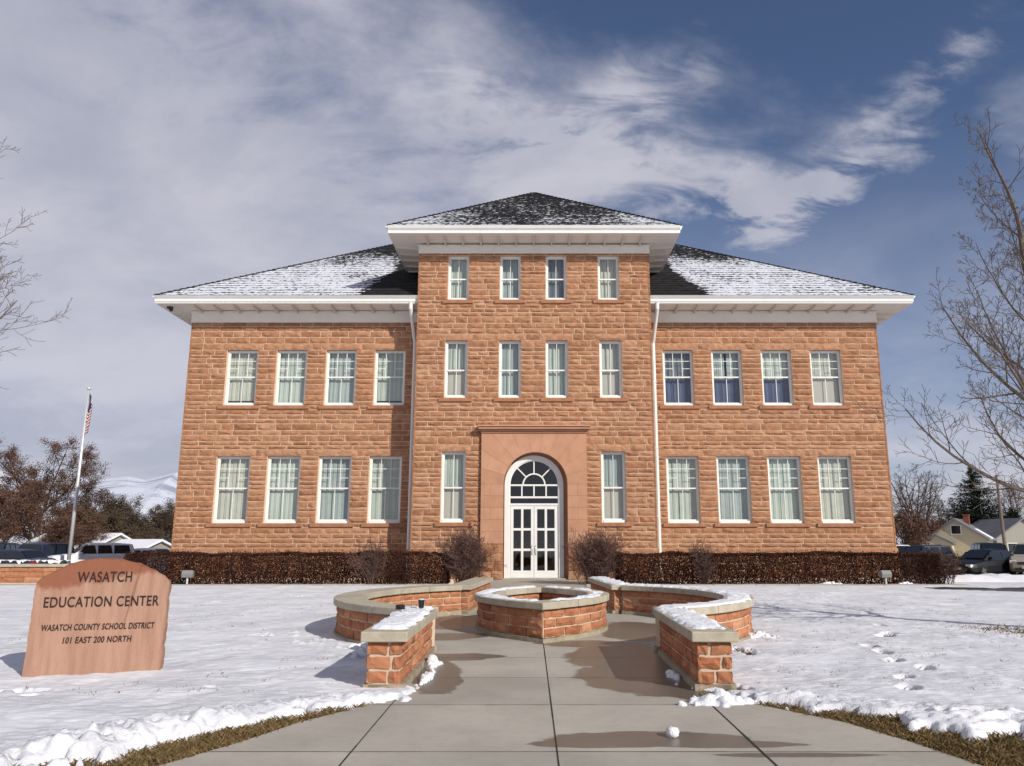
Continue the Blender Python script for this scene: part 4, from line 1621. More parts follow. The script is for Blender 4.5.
pp += [(AX - (hw_ * .8) * (1 - t * t), yc + t * hy * .9) for t in np.linspace(1, -1, 20)][1:-1]
so_.prism(pp, 'z', 0, .30)
so_.build('soil', M['soil'], pl)

# snow lying on caps -------------------------------------------------
def snow_strip(f, s0, s1, half, amount, seed, name='snow_cover', hmax=.05, z=WH, fold=None):
    ns_ = max(8, int((s1 - s0) / .03))
    nu = 22
    X = np.zeros((ns_ + 1, nu + 1))
    Y = X.copy()
    Z = X.copy()
    C = X.copy()
    for i in range(ns_ + 1):
        s_ = s0 + (s1 - s0) * i / ns_
        for j in range(nu + 1):
            u = -half + 2 * half * j / nu
            p = f(s_, z, 0, 1, u)
            X[i, j], Y[i, j] = p[0], p[1]
            eu = (half - abs(u)) / .09
            es = min(i, ns_ - i) / ns_ * (s1 - s0) / .12
            C[i, j] = min(eu, 1.2) * min(es, 1) - .3
    n_ = fbm(X * 5, Y * 5, seed) - .5
    n2_ = fbm(X * 16, Y * 16, seed + 3) - .5
    c_ = C + n_ * 1.9 + n2_ * .9 + amount
    Z = z - .012 + (hmax + .012) * sstep(c_, .25, 1.2) * (.75 + .8 * (n_ + .5) * .6 + n2_ * .35)
    kp = sstep(c_, .25, 1.2)
    keep_ = (kp[:-1, :-1] > 0) | (kp[1:, 1:] > 0) | (kp[1:, :-1] > 0) | (kp[:-1, 1:] > 0)
    return grid_mesh(name, X, Y, Z, M['snow_lump'], keep=keep_, kind='stuff')


(fa, La), (fp2, Lp), (fb2, Lb) = walls[1]
snow_strip(fa, .0, La, WT + .05, .38, 3, hmax=.026)
snow_strip(fp2, .1, Lp + .05, WT + .05, .4, 5, hmax=.03)
snow_strip(fb2, .0, Lb, WT + .05, .3, 8, hmax=.03)
(fa, La), (fp2, Lp), (fb2, Lb) = walls[-1]
snow_strip(fp2, .12, Lp + .05, WT + .05, .45, 15, hmax=.042)
for sg in (1, -1):
    pts = [(AX + sg * (p[0] - AX) - .03, p[1]) for p in lens]
    pts = [(AX - .03, yA + .02)] + pts[1:-1] + [(AX, yB - .02)]
    pts = [(AX + (p[0] - AX) * .86, yc + (p[1] - yc) * .955) for p in pts]
    f_, L_ = path_map(pts)
    snow_strip(f_, .1, L_ - .1, .19, .12 if sg < 0 else -.02, 22 + sg, hmax=.022)
# snow in the planter
gx_, gy_ = np.meshgrid(np.linspace(AX - .8, AX + .8, 40), np.linspace(yA + .7, yB - .7, 70))
ins_ = 1 - np.abs(gx_ - AX) / (hw_ * .8 * (1 - ((gy_ - yc) / (hy * .9)) ** 2) + 1e-6)
zz_ = .27 + .09 * sstep(fbm(gx_ * 3, gy_ * 3, 4), .42, .6) * sstep(ins_, 0, .4)
grid_mesh('snow_cover', gx_, gy_, zz_, M['snow_lump'], keep=(ins_[:-1, :-1] > 0), kind='stuff')


# snow piles and clods ------------------------------------------------
def clod(mb, c, r, rg_, squash=.75):
    """a lumpy ball: noisy sphere"""
    seg, rings = 12, 8
    base = len(mb.v)
    ph = [rg_.uniform(0, 6.28) for _ in range(6)]
    for i in range(rings + 1):
        th = math.pi * i / rings
        for j in range(seg):
            a = 2 * math.pi * j / seg
            k = 1 + .13 * math.sin(3 * a + ph[0]) * math.sin(th * 2 + ph[1]) + .10 * math.sin(5 * a + ph[2] + th * 3) + .08 * math.sin(7 * th + ph[3] + 2 * a) + rg_.uniform(-.06, .06)
            mb.v.append((c[0] + r * k * math.sin(th) * math.cos(a), c[1] + r * k * math.sin(th) * math.sin(a), c[2] + r * squash * k * math.cos(th)))
    for i in range(rings):
        for j in range(seg):
            j2 = (j + 1) % seg
            mb.f.append((base + i * seg + j, base + (i + 1) * seg + j, base + (i + 1) * seg + j2, base + i * seg + j2))


def pile(center, spread, n, rlo, rhi, label, cat='snow pile', seed=1, elong=(1, 1), hmax=.1, rot=0):
    r_ = random.Random(seed)
    ex_, ey_ = spread * elong[0] + rhi * 1.5, spread * elong[1] + rhi * 1.5
    st_ = max(.012, min(ex_, ey_) / 45)
    X, Y = np.meshgrid(np.arange(-ex_, ex_, st_), np.arange(-ey_, ey_, st_))
    q = np.sqrt((X / (spread * elong[0])) ** 2 + (Y / (spread * elong[1])) ** 2)
    a_ = fbm(X * 6, Y * 6, seed)
    b_ = fbm(X * 22, Y * 22, seed + 9)
    Z = hmax * np.clip(1.05 - q, 0, 1) ** .8 * (.35 + 1.1 * a_) + .035 * (b_ - .5) - .03 + .05 * (a_ - .5)
    for _ in range(n * 2):
        qq = abs(r_.gauss(0, .45))
        an = r_.uniform(0, 6.28)
        u0, v0 = qq * math.cos(an) * spread * elong[0], qq * math.sin(an) * spread * elong[1]
        r = r_.uniform(rlo, rhi) * r_.uniform(.6, 1.1)
        ro_ = r_.uniform(0, 3.1)
        u = (X - u0) * math.cos(ro_) + (Y - v0) * math.sin(ro_)
        v = -(X - u0) * math.sin(ro_) + (Y - v0) * math.cos(ro_)
        k = 1 - np.abs(u / r) ** 2.8 - np.abs(v / (r * r_.uniform(.55, 1))) ** 2.8
        top = np.sqrt(np.maximum(0, k)) * r * r_.uniform(.5, 1.0) + hmax * max(0, 1 - qq * 1.3) * r_.uniform(.1, .8) + u * r_.uniform(-.5, .5) + .012 * (b_ - .5)
        Z = np.where(k > 0, np.maximum(Z, top), Z)
    kp = (Z[:-1, :-1] > -.012) | (Z[1:, 1:] > -.012)
    o = grid_mesh('snow_pile', X, Y, np.maximum(Z, -.02), M['snow_lump'], keep=kp)
    o.location = (center[0], center[1], .0)
    o.rotation_euler = (0, 0, rot)
    return tag(o, label, cat, 'heaps of shovelled snow on the paving')


pile(gpt(722, 703), .30, 60, .02, .07, 'ragged snow heap at the foot of the right-hand pier front', seed=2, elong=(1.2, .6), hmax=.13)
pile((-1.26, 9.55), .55, 26, .025, .06, 'row of snow lumps along the inner foot of the left pier', seed=3, elong=(.12, 1.3), hmax=.05, rot=-.05)
pile((-1.33, 10.55), .3, 30, .03, .075, 'taller snow clump beside the left pier near its far end', seed=7, elong=(.3, .9), hmax=.14)
pile((1.66, 9.75), .4, 16, .02, .055, 'small snow clods in the shade of the right pier', seed=4, elong=(.2, 1.4), hmax=.03)
pile((-1.2, 21.6), .3, 16, .04, .09, 'snow clump on the paving at the rear end of the left seat wall', seed=5, hmax=.08)
pile((1.25, 18.6), .25, 10, .04, .1, 'snow lump behind the planter near the right seat wall', seed=6, hmax=.05)
for (px, py, s_) in ((672.5, 737, 1), (612, 611, 2)):
    x0, y0 = gpt(px, py)
    mb = MB()
    clod(mb, (0, 0, .035), .055 if s_ == 1 else .09, random.Random(s_), .85)
    o = mb.build('snowball', M['snow_lump'], smooth=True)
    o.location = (x0, y0, 0)
    tag(o, 'single snowball on the wet stain in the foreground paving' if s_ == 1 else 'snowball lying at the shaded foot of the right seat wall', 'snowball')
for (px, py, w_, s_) in ((548, 586, .45, 31), (662, 583.5, .5, 33), (405, 587.5, .35, 34), (830, 585, .5, 36), (760, 638, .35, 37), (905, 585, .4, 38)):
    x0, y0 = gpt(px, py)
    labs = {31: 'small drift by the door path left of the shrub', 33: 'lumpy snow on the mow strip right of the doorway shrub', 34: 'low snow lump in front of the left hedge near the doorway',
            36: 'low ragged snow lump on the strip before the right hedge', 37: 'white clod of snow on the lawn right of the right seat wall', 38: 'low snow lump under the right spotlight'}
    if s_ in (31, 34):
        continue
    pile((x0, y0), w_, 22, .03, .09, labs[s_], seed=s_, elong=(1.3, .6), hmax=.12)
pile((-2.45, 12.2), .55, 50, .03, .09, 'lumpy snow heap against the left pier, in front of the curved wall', seed=41, elong=(.8, 1.0), hmax=.12)

# two cups on the left wall end
cp_ = MB()
cp_.lathe([(.034, 0), (.046, .11), (.048, .112), (.044, .114)], 20)
c1 = cp_.build('cup', M['black_plastic'], smooth=False)
c1.location = (-1.58, 11.2, WH + .045)
tag(c1, 'upright black cup standing in snow on the left pier cap', 'cup')
ld = MB()
ld.lathe([(.05, .112), (.05, .122), (.042, .128)], 20)
ld.build('lid', M['pole'], c1)
cn_ = MB()
cn_.lathe([(.062, 0), (.068, .012), (.062, .02), (.068, .03), (.062, .04), (.066, .06), (.03, .064)], 20)
c2 = cn_.build('dish', M['black_plastic'])
c2.location = (-1.84, 11.0, WH + .045)
tag(c2, 'squat black ribbed dish left of the black cup on the pier cap', 'dish')

# ================================================================== STONE SIGN
sg_ = thing('stone_sign', 'big weathered red sandstone sign slab with engraved black lettering on the snowy left lawn', 'sign', (-5.30, 9.86, 0), R(15))
pr_ = [(-.80, -.05), (.74, -.05), (.745, .5), (.75, .9), (.752, 1.05), (.735, 1.10), (.62, 1.19), (.47, 1.27), (.30, 1.335), (.12, 1.375), (-.08, 1.385), (-.26, 1.365), (-.42, 1.315), (-.58, 1.235), (-.715, 1.155), (-.762, 1.10), (-.775, 1.0), (-.785, .5)]
# refine the outline with broken edges
rs = random.Random(9)
outl = []
for p, q in zip(pr_, pr_[1:] + pr_[:1]):
    L = math.hypot(q[0] - p[0], q[1] - p[1])
    n = max(1, int(L / .05))
    for i in range(n):
        t = i / n
        outl.append((p[0] + (q[0] - p[0]) * t + rs.uniform(-.005, .005), p[1] + (q[1] - p[1]) * t + rs.uniform(-.004, .004)))
sb = MB()
n = len(outl)
rings = [(-.11, 0.985), (-.112, .99), (-.10, .998), (-.04, 1.0), (.02, 1.0), (.06, .99), (.07, .97)]
cxs, czs = 0, .66
for (yy, k) in rings:
    for (x, z) in outl:
        j = .012 if abs(yy) < .1 else .003
        sb.v.append((cxs + (x - cxs) * k + rs.uniform(-j, j), yy + rs.uniform(-.004, .004) * (abs(yy) < .1), czs + (z - czs) * k + rs.uniform(-j, j)))
for r in range(len(rings) - 1):
    for i in range(n):
        i2 = (i + 1) % n
        sb.f.append((r * n + i, r * n + i2, (r + 1) * n + i2, (r + 1) * n + i))
sb.f.append(tuple(reversed(range(n))))
sb.f.append(tuple((len(rings) - 1) * n + i for i in range(n)))
sb.build('slab', M['sign'], sg_)
sg_.scale = (.975, 1, 1)


def text_mesh(txt, size, x, z, width, shear=0.0, name='lettering', parent=None, yoff=-.1135, sx=1):
    cu = bpy.data.curves.new('txt', 'FONT')
    cu.body = txt
    cu.size = size
    cu.align_x = 'CENTER'
    cu.extrude = .0015
    cu.offset = .0016
    cu.space_character = 1.08
    cu.shear = shear
    tmp = bpy.data.objects.new('tmp', cu)
    col.objects.link(tmp)
    bpy.context.view_layer.update()
    m_ = bpy.data.meshes.new_from_object(tmp.evaluated_get(bpy.context.evaluated_depsgraph_get()))
    bpy.data.objects.remove(tmp)
    xs_ = [v.co.x for v in m_.vertices]
    k = width / (max(xs_) - min(xs_))
    mid_ = (max(xs_) + min(xs_)) / 2
    for v in m_.vertices:
        X_, Y_, Z_ = v.co
        v.co = ((X_ - mid_) * k, -Z_, Y_ * 1.13)
    m_.materials.append(M['letter'])
    o = bpy.data.objects.new(name, m_)
    col.objects.link(o)
    o.location = (x, yoff - .003, z)
    o.parent = parent
    return o


text_mesh('WASATCH', .155, .0, 1.10, .62, .0, parent=sg_)
text_mesh('EDUCATION CENTER', .15, .0, .81, 1.30, .0, parent=sg_)
text_mesh('WASATCH COUNTY SCHOOL DISTRICT', .088, -.01, .54, 1.27, .12, parent=sg_)
text_mesh('101 EAST 200 NORTH', .088, -.01, .39, .77, .12, parent=sg_)

# ================================================================== VEGETATION
def grow(mb, p, d, length, rad, lvl, rg_, P):
    """recursive branch; P: dict of params"""
    nseg = P['seg'][min(lvl, len(P['seg']) - 1)]
    pts = [Vector(p)]
    rads = [rad]
    dv = Vector(d).normalized()
    wob = P['wob'] * (1 + lvl * .3)
    for i in range(nseg):
        dv = (dv + Vector((rg_.gauss(0, wob), rg_.gauss(0, wob), rg_.gauss(0, wob))) + Vector((0, 0, P['up'][min(lvl, len(P['up']) - 1)]))).normalized()
        pts.append(pts[-1] + dv * (length / nseg))
        rads.append(max(P['rmin'], rad * (1 - (1 - P['taper']) * (i + 1) / nseg)))
    sides = 8 if rad > .06 else 5 if rad > .02 else 3
    mb.tube(pts, rads, sides, cap=False)
    P.setdefault('tips', []).append(pts[-1])
    if lvl >= P['levels']:
        P.setdefault('ends', []).extend(pts[1:])
        return
    nch = P['nch'][min(lvl, len(P['nch']) - 1)]
    t0 = P['start'][min(lvl, len(P['start']) - 1)]
    for k in range(nch):
        t = t0 + (1 - t0) * (k + rg_.uniform(.1, .9)) / nch
        fi = t * nseg
        i = min(int(fi), nseg - 1)
        q = pts[i].lerp(pts[i + 1], fi - i)
        ax = (pts[i + 1] - pts[i]).normalized()
        side = ax.orthogonal().normalized()
        side.rotate(Matrix.Rotation(k * 2.4 + rg_.uniform(-.6, .6), 3, ax))
        ang = R(rg_.uniform(*P['ang'][min(lvl, len(P['ang']) - 1)]))
        nd = ax * math.cos(ang) + side * math.sin(ang)
        ratio = P['len'][min(lvl, len(P['len']) - 1)]
        nl = length * ratio * (1 - .45 * (t - t0) / (1 - t0 + 1e-6)) * rg_.uniform(.75, 1.2)
        ri = rads[i] * P['rr'] * rg_.uniform(.8, 1.05)
        grow(mb, q, nd, nl, max(P['rmin'], ri), lvl + 1, rg_, P)


# foreground bare trees beside the frame
def bare_tree(name, label, loc, h, seed, P, lean=(0, 0), m=None, extra=()):
    rg_ = random.Random(seed)
    root = thing(name, label, 'tree', loc)
    tr = MB()
    r0 = P['r0']
    pts = [Vector((0, 0, -.2))]
    n = 10
    for i in range(1, n + 1):
        t = i / n
        pts.append(Vector((lean[0] * t + rg_.gauss(0, .04) * h / 10, lean[1] * t + rg_.gauss(0, .04) * h / 10, h * P['trunk'] * t)))
    rads = [r0 * (1 - .72 * (i / n)) * (1.25 if i == 0 else 1) for i in range(n + 1)]
    tr.tube(pts, rads, 12, cap=False)
    tr.build('trunk', m or M['bark'], root, smooth=True)
    cr = MB()
    nl = P['limbs']
    for k in range(nl):
        t = P['first'] + (1 - P['first']) * (k + .5 * rg_.random()) / nl
        fi = t * n
        i = min(int(fi), n - 1)
        q = pts[i].lerp(pts[i + 1], fi - i)
        az = k * 2.4 + rg_.uniform(-.4, .4)
        el = R(P['el0'] + (P['el1'] - P['el0']) * t + rg_.uniform(-8, 8))
        dv = Vector((math.cos(az) * math.cos(el), math.sin(az) * math.cos(el), math.sin(el)))
        ln = h * P['limb'] * (1 - .6 * (t - P['first']) / (1 - P['first'])) * rg_.uniform(.85, 1.15)
        grow(cr, q, dv, ln, rads[i] * .34, 0, rg_, P)
    for (z, az, el, ln, rad) in extra:
        i = min(int(z / (h * P['trunk']) * n), n - 1)
        dv = Vector((math.cos(az) * math.cos(el), math.sin(az) * math.cos(el), math.sin(el)))
        grow(cr, pts[i], dv, ln, rad, 0, rg_, P)
    # leader
    grow(cr, pts[-1], Vector((lean[0] * .1, lean[1] * .1, 1)), h * (1 - P['trunk']) * 1.1, rads[-1], 0, rg_, P)
    cr.build('crown', m or M['bark'], root)
    return root


Pn = dict(seg=[9, 7, 5, 4], wob=.055, up=[.07, .06, .05, .05], taper=.25, rmin=.0042, levels=3, nch=[10, 6, 4], start=[.12, .15, .2], ang=[(32, 58), (30, 60), (28, 60)],
          len=[.42, .48, .5], rr=.52, r0=.15, trunk=.78, limbs=15, first=.26, el0=18, el1=62, limb=.34)
bare_tree('bare_tree', 'tall bare grey-barked tree rising beside the right lawn, branches spread over the sky', (9.95, 13.9, 0), 9.7, 21, dict(Pn), (-.55, .2),
          extra=[(2.9, math.pi + .05, R(8), 3.6, .05), (3.3, math.pi + .5, R(20), 3.3, .045), (4.0, math.pi - .4, R(30), 3.0, .045), (2.7, math.pi + .9, R(12), 3.4, .04)])
Pl = dict(Pn)
Pl['tips'] = []
bare_tree('bare_tree', 'bare tree at the left edge of the lawn, only thin branch ends in view', (-12.85, 13.3, 0), 12.6, 33, Pl, (.2, 0),
          extra=[(3.2, .1, R(18), 3.3, .045), (4.3, -.25, R(24), 3.4, .045), (5.0, .3, R(32), 3.6, .045), (5.6, -.1, R(36), 3.5, .04), (6.3, .15, R(44), 3.6, .04), (7.0, -.3, R(50), 3.4, .04), (3.8, .35, R(10), 3.0, .04), (7.6, .2, R(52), 3.4, .04)])


# hedges: clipped, dry reddish barberry
def hedge(label, x0, x1, y0, y1, h, n, seed):
    rg_ = random.Random(seed)
    mb = MB()
    for _ in range(n):
        x = rg_.uniform(x0, x1)
        u = rg_.random()
        wob = .10 * (vn1(x * 1.3, seed) - .5) + .05 * (vn1(x * 5, seed + 4) - .5)
        hh = h + wob * 1.1
        if u < .52:
            y = y0 + abs(rg_.gauss(0, .09)) + wob * .8
            z = rg_.uniform(.02, hh - .02)
            y += .10 * sstep_s(z, hh - .25, hh)
        elif u < .74:
            y = rg_.uniform(y0 + .04, y1)
            z = hh - abs(rg_.gauss(0, .05)) + (rg_.random() < .04) * rg_.uniform(0, .12)
        elif u < .80:
            y = rg_.uniform(y0, y1)
            z = rg_.uniform(0, hh)
            x = x0 + abs(rg_.gauss(0, .1)) if rg_.random() < .5 else x1 - abs(rg_.gauss(0, .1))
        else:
            y = rg_.uniform(y0 + .1, y1)
            z = rg_.uniform(0, hh - .05)
        s_ = rg_.uniform(.015, .040)
        a = Vector((rg_.gauss(0, 1), rg_.gauss(0, 1), rg_.gauss(0, 1))).normalized()
        b = a.orthogonal().normalized()
        b.rotate(Matrix.Rotation(rg_.uniform(0, 6.28), 3, a))
        c = a.cross(b)
        p = Vector((x, y, z))
        q0, q1, q2 = p + b * s_, p + c * s_ * .55, p - b * s_
        q3 = p - c * s_ * .55
        i = len(mb.v)
        mb.v += [tuple(q0), tuple(q1), tuple(q2), tuple(q3)]
        mb.f.append((i, i + 1, i + 2, i + 3))
    o = mb.build('hedge', M['hedge'])
    tag(o, label, 'hedge', 'clipped hedges along the school front')
    tw_ = MB()
    for _ in range(int((x1 - x0) * 34)):
        x = rg_.uniform(x0 + .1, x1 - .1)
        y = rg_.uniform(y0 + .1, y1)
        p = Vector((x, y, -.05))
        pts = [p]
        for k in range(4):
            pts.append(pts[-1] + Vector((rg_.gauss(0, .08), rg_.gauss(0, .08), h * .25)))
        tw_.tube(pts, [.014, .011, .008, .006, .004], 3, cap=False)
    tw_.build('branches', M['hedge_wood'], o)
    return o


def vn1(x, s):
    return float(vnoise(np.array([x]), np.array([s * 1.7]), s)[0])


def sstep_s(x, a, b):
    t = min(1, max(0, (x - a) / (b - a)))
    return t * t * (3 - 2 * t)


hedge('long clipped dark reddish hedge along the left wing, behind the stone sign', -15.1, -3.2, 29.0, 30.6, 1.14, 84000, 3)
hedge('long clipped dark reddish hedge along the right wing, right of the doorway', 3.1, 14.95, 29.0, 30.6, 1.14, 84000, 4)


def shrub(label, x, y, w, h, n, seed, m='twig_mauve', group='bare shrubs in front of the school'):
    rg_ = random.Random(seed)
    mb = MB()
    P = dict(seg=[5, 3, 2], wob=.13, up=[.10, .06, .03], taper=.35, rmin=.0055, levels=2, nch=[8, 5], start=[.2, .2], ang=[(20, 60), (25, 70)], len=[.45, .5], rr=.6)
    for k in range(n):
        a = rg_.uniform(0, 6.28)
        sp = rg_.uniform(.1, 1.0)
        dv = Vector((math.cos(a) * sp * w / h * .75, math.sin(a) * sp * w / h * .55, 1))
        grow(mb, (rg_.gauss(0, w * .10), rg_.gauss(0, w * .10), -.03), dv, h * rg_.uniform(.5, 1.02) * (1 - .1 * sp), rg_.uniform(.01, .017), 0, rg_, P)
    o = mb.build('shrub', M[m])
    o.location = (x, y, 0)
    tag(o, label, 'shrub', group)
    return o


shrub('rounded bare mauve shrub just left of the white entrance door', -2.55, 29.3, 1.75, 1.95, 130, 1)
shrub('rounded bare mauve shrub just right of the white entrance door', 2.35, 29.3, 1.95, 1.95, 140, 2)
shrub('thin greyish twiggy shrub poking above the left hedge', -6.0, 28.9, 1.0, 1.55, 34, 3)
shrub('twiggy shrub rising above the right hedge below the right downpipe', 6.2, 29.0, 1.15, 1.65, 34, 4)
shrub('loose purplish shrub ending the right hedge at its far right', 15.15, 29.5, 1.3, 1.25, 40, 5)


# far trees
def far_tree(name, label, px, Y, h, w, seed, leaf=None, nleaf=0, leaf_s=.1, gz=-.9, dens=1.0, group='trees behind the school'):
    rg_ = random.Random(seed)
    X = (px - 534) / 770 * (Y * .98)
    root = thing(name, label, 'tree', (X, Y, gz), 0, group)
    P = dict(seg=[6, 5, 4, 3], wob=.09, up=[.03, .05, .05, .03], taper=.3, rmin=.014, levels=3, nch=[int(8 * dens), 5, 4], start=[.18, .2, .2], ang=[(25, 62), (25, 62), (25, 65)],
             len=[.5, .5, .5], rr=.55)
    tr = MB()
    n = 6
    pts = [Vector((rg_.gauss(0, .06), rg_.gauss(0, .06), h * .42 * i / n - .1)) for i in range(n + 1)]
    rads = [h * .028 * (1 - .5 * i / n) for i in range(n + 1)]
    tr.tube(pts, rads, 8, cap=False)
    tr.build('trunk', M['bark_far'], root, smooth=True)
    cr = MB()
    for k in range(int(9 * dens)):
        t = .35 + .65 * k / (9 * dens)
        i = min(int(t * n), n - 1)
        az = k * 2.4 + rg_.uniform(-.4, .4)
        el = R(rg_.uniform(12, 45) + 35 * t)
        dv = Vector((math.cos(az) * math.cos(el), math.sin(az) * math.cos(el), math.sin(el)))
        ln = math.hypot(math.cos(el) * w * .5, math.sin(el) * (h * .98 - pts[i].z)) * .92 * rg_.uniform(.8, 1.05)
        grow(cr, pts[i], dv, ln, rads[i] * .5, 0, rg_, P)
    cr.build('crown', M['bark_far'], root)
    if leaf:
        lf = MB()
        ends = P['ends']
        for _ in range(nleaf):
            p = rg_.choice(ends) + Vector((rg_.gauss(0, .24), rg_.gauss(0, .24), rg_.gauss(0, .2)))
            a = Vector((rg_.gauss(0, 1), rg_.gauss(0, 1), rg_.gauss(0, 1))).normalized()
            b = a.orthogonal()
            c = a.cross(b)
            s_ = rg_.uniform(.5, 1) * leaf_s
            i = len(lf.v)
            lf.v += [tuple(p + b * s_), tuple(p + c * s_ * .6), tuple(p - b * s_), tuple(p - c * s_ * .6)]
            lf.f.append((i, i + 1, i + 2, i + 3))
        lf.build('foliage', M[leaf], root)
    return root


far_tree('broadleaf_tree', 'largest russet-leaved tree at far left, left of the flagpole', 36, 80, 14.2, 10, 5, 'russet', 52000, .065)
far_tree('broadleaf_tree', 'low russet tree cut by the left picture edge', -6, 72, 8.5, 9, 6, 'russet', 30000, .065)
far_tree('broadleaf_tree', 'mid-height brown tree just right of the flagpole', 96, 82, 8.2, 7, 7, 'olive', 28000, .065)
far_tree('broadleaf_tree', 'low brown bushy tree behind the white parked SUV', 122, 90, 7.0, 6, 8, 'olive', 24000, .065)
far_tree('broadleaf_tree', 'brown bare-topped tree touching the left building corner', 158, 88, 7.2, 6, 9, 'olive', 24000, .065)
far_tree('broadleaf_tree', 'low brown thicket tree between flagpole and the largest russet tree', 66, 74, 6.2, 6, 10, 'russet', 26000, .065)
far_tree('broadleaf_tree', 'olive-brown tree furthest right of the left group, half behind the building', 178, 96, 7.2, 7, 19, 'olive', 24000, .065)
far_tree('broadleaf_tree', 'big bare spreading tree just right of the building corner', 918, 95, 12.6, 10, 11, None, 0, dens=1.25)
far_tree('broadleaf_tree', 'reddish brown thicket tree at the foot of the big bare tree', 905, 84, 6.0, 7, 12, 'russet', 5500, .11)
far_tree('broadleaf_tree', 'grey bare tree between the big bare tree and the conifer', 945, 110, 9.6, 8, 13, None, 0)
far_tree('broadleaf_tree', 'pinkish bare tree behind the utility pole at the right edge', 1022, 115, 12.5, 11, 14, 'russet', 5000, .08)
far_tree('broadleaf_tree', 'low brown tree left of the cream house', 925, 92, 5.5, 6, 15, 'russet', 4500, .1)


def conifer(label, px, Y, h, w, seed, gz=-.9):
    rg_ = random.Random(seed)
    X = (px - 534) / 770 * (Y * .98)
    root = thing('conifer_tree', label, 'tree', (X, Y, gz))
    tr = MB()
    tr.tube([(0, 0, -.1), (0, 0, h * .5), (0, 0, h)], [.28, .16, .02], 8)
    tr.build('trunk', M['bark_far'], root)
    mb = MB()
    n = 78
    for k in range(n):
        t = k / n
        z = h * (.10 + .9 * t)
        rr0 = w * .5 * (1 - t) ** .85 * rg_.uniform(.65, 1.12) + .1
        nb = max(4, int(11 * (1 - t) + 4))
        for j in range(nb):
            a = rg_.uniform(0, 6.28)
            L = rr0 * rg_.uniform(.6, 1.15)
            drp = rg_.uniform(-.35, .12)
            m_ = int(12 + L * 16)
            for q in range(m_):
                f = (q + rg_.random()) / m_
                sp = .24 * (1 - f) + .09
                p = Vector((math.cos(a) * L * f, math.sin(a) * L * f, z + drp * L * f + .16 * L * f * f)) + Vector((rg_.gauss(0, sp * .6), rg_.gauss(0, sp * .6), rg_.gauss(0, .07)))
                s_ = rg_.uniform(.07, .17)
                d1 = Vector((math.cos(a) + rg_.gauss(0, .5), math.sin(a) + rg_.gauss(0, .5), rg_.gauss(-.1, .35))).normalized()
                d2 = d1.orthogonal().normalized()
                d2.rotate(Matrix.Rotation(rg_.uniform(0, 6.28), 3, d1))
                i = len(mb.v)
                mb.v += [tuple(p - d1 * s_), tuple(p + d2 * s_ * .35), tuple(p + d1 * s_), tuple(p - d2 * s_ * .35)]
                mb.f.append((i, i + 1, i + 2, i + 3))
    mb.build('crown', M['needle'], root)


conifer('tall dark green conifer behind the cream house', 979, 106, 12.6, 13.0, 3)
far_tree('broadleaf_tree', 'brown bushy tree directly behind the cream house', 962, 120, 8.5, 10, 16, 'olive', 9000, .1)
far_tree('broadleaf_tree', 'dark brown tree mass at the foot of the utility pole', 1002, 118, 7.0, 9, 17, 'olive', 9000, .1)
conifer('lower dark conifer right of the utility pole', 1016, 112, 7.0, 8.0, 4)

# ================================================================== FAR BUILDINGS
def at(px, Y):
    return (px - 534) / 770 * (Y * .98)


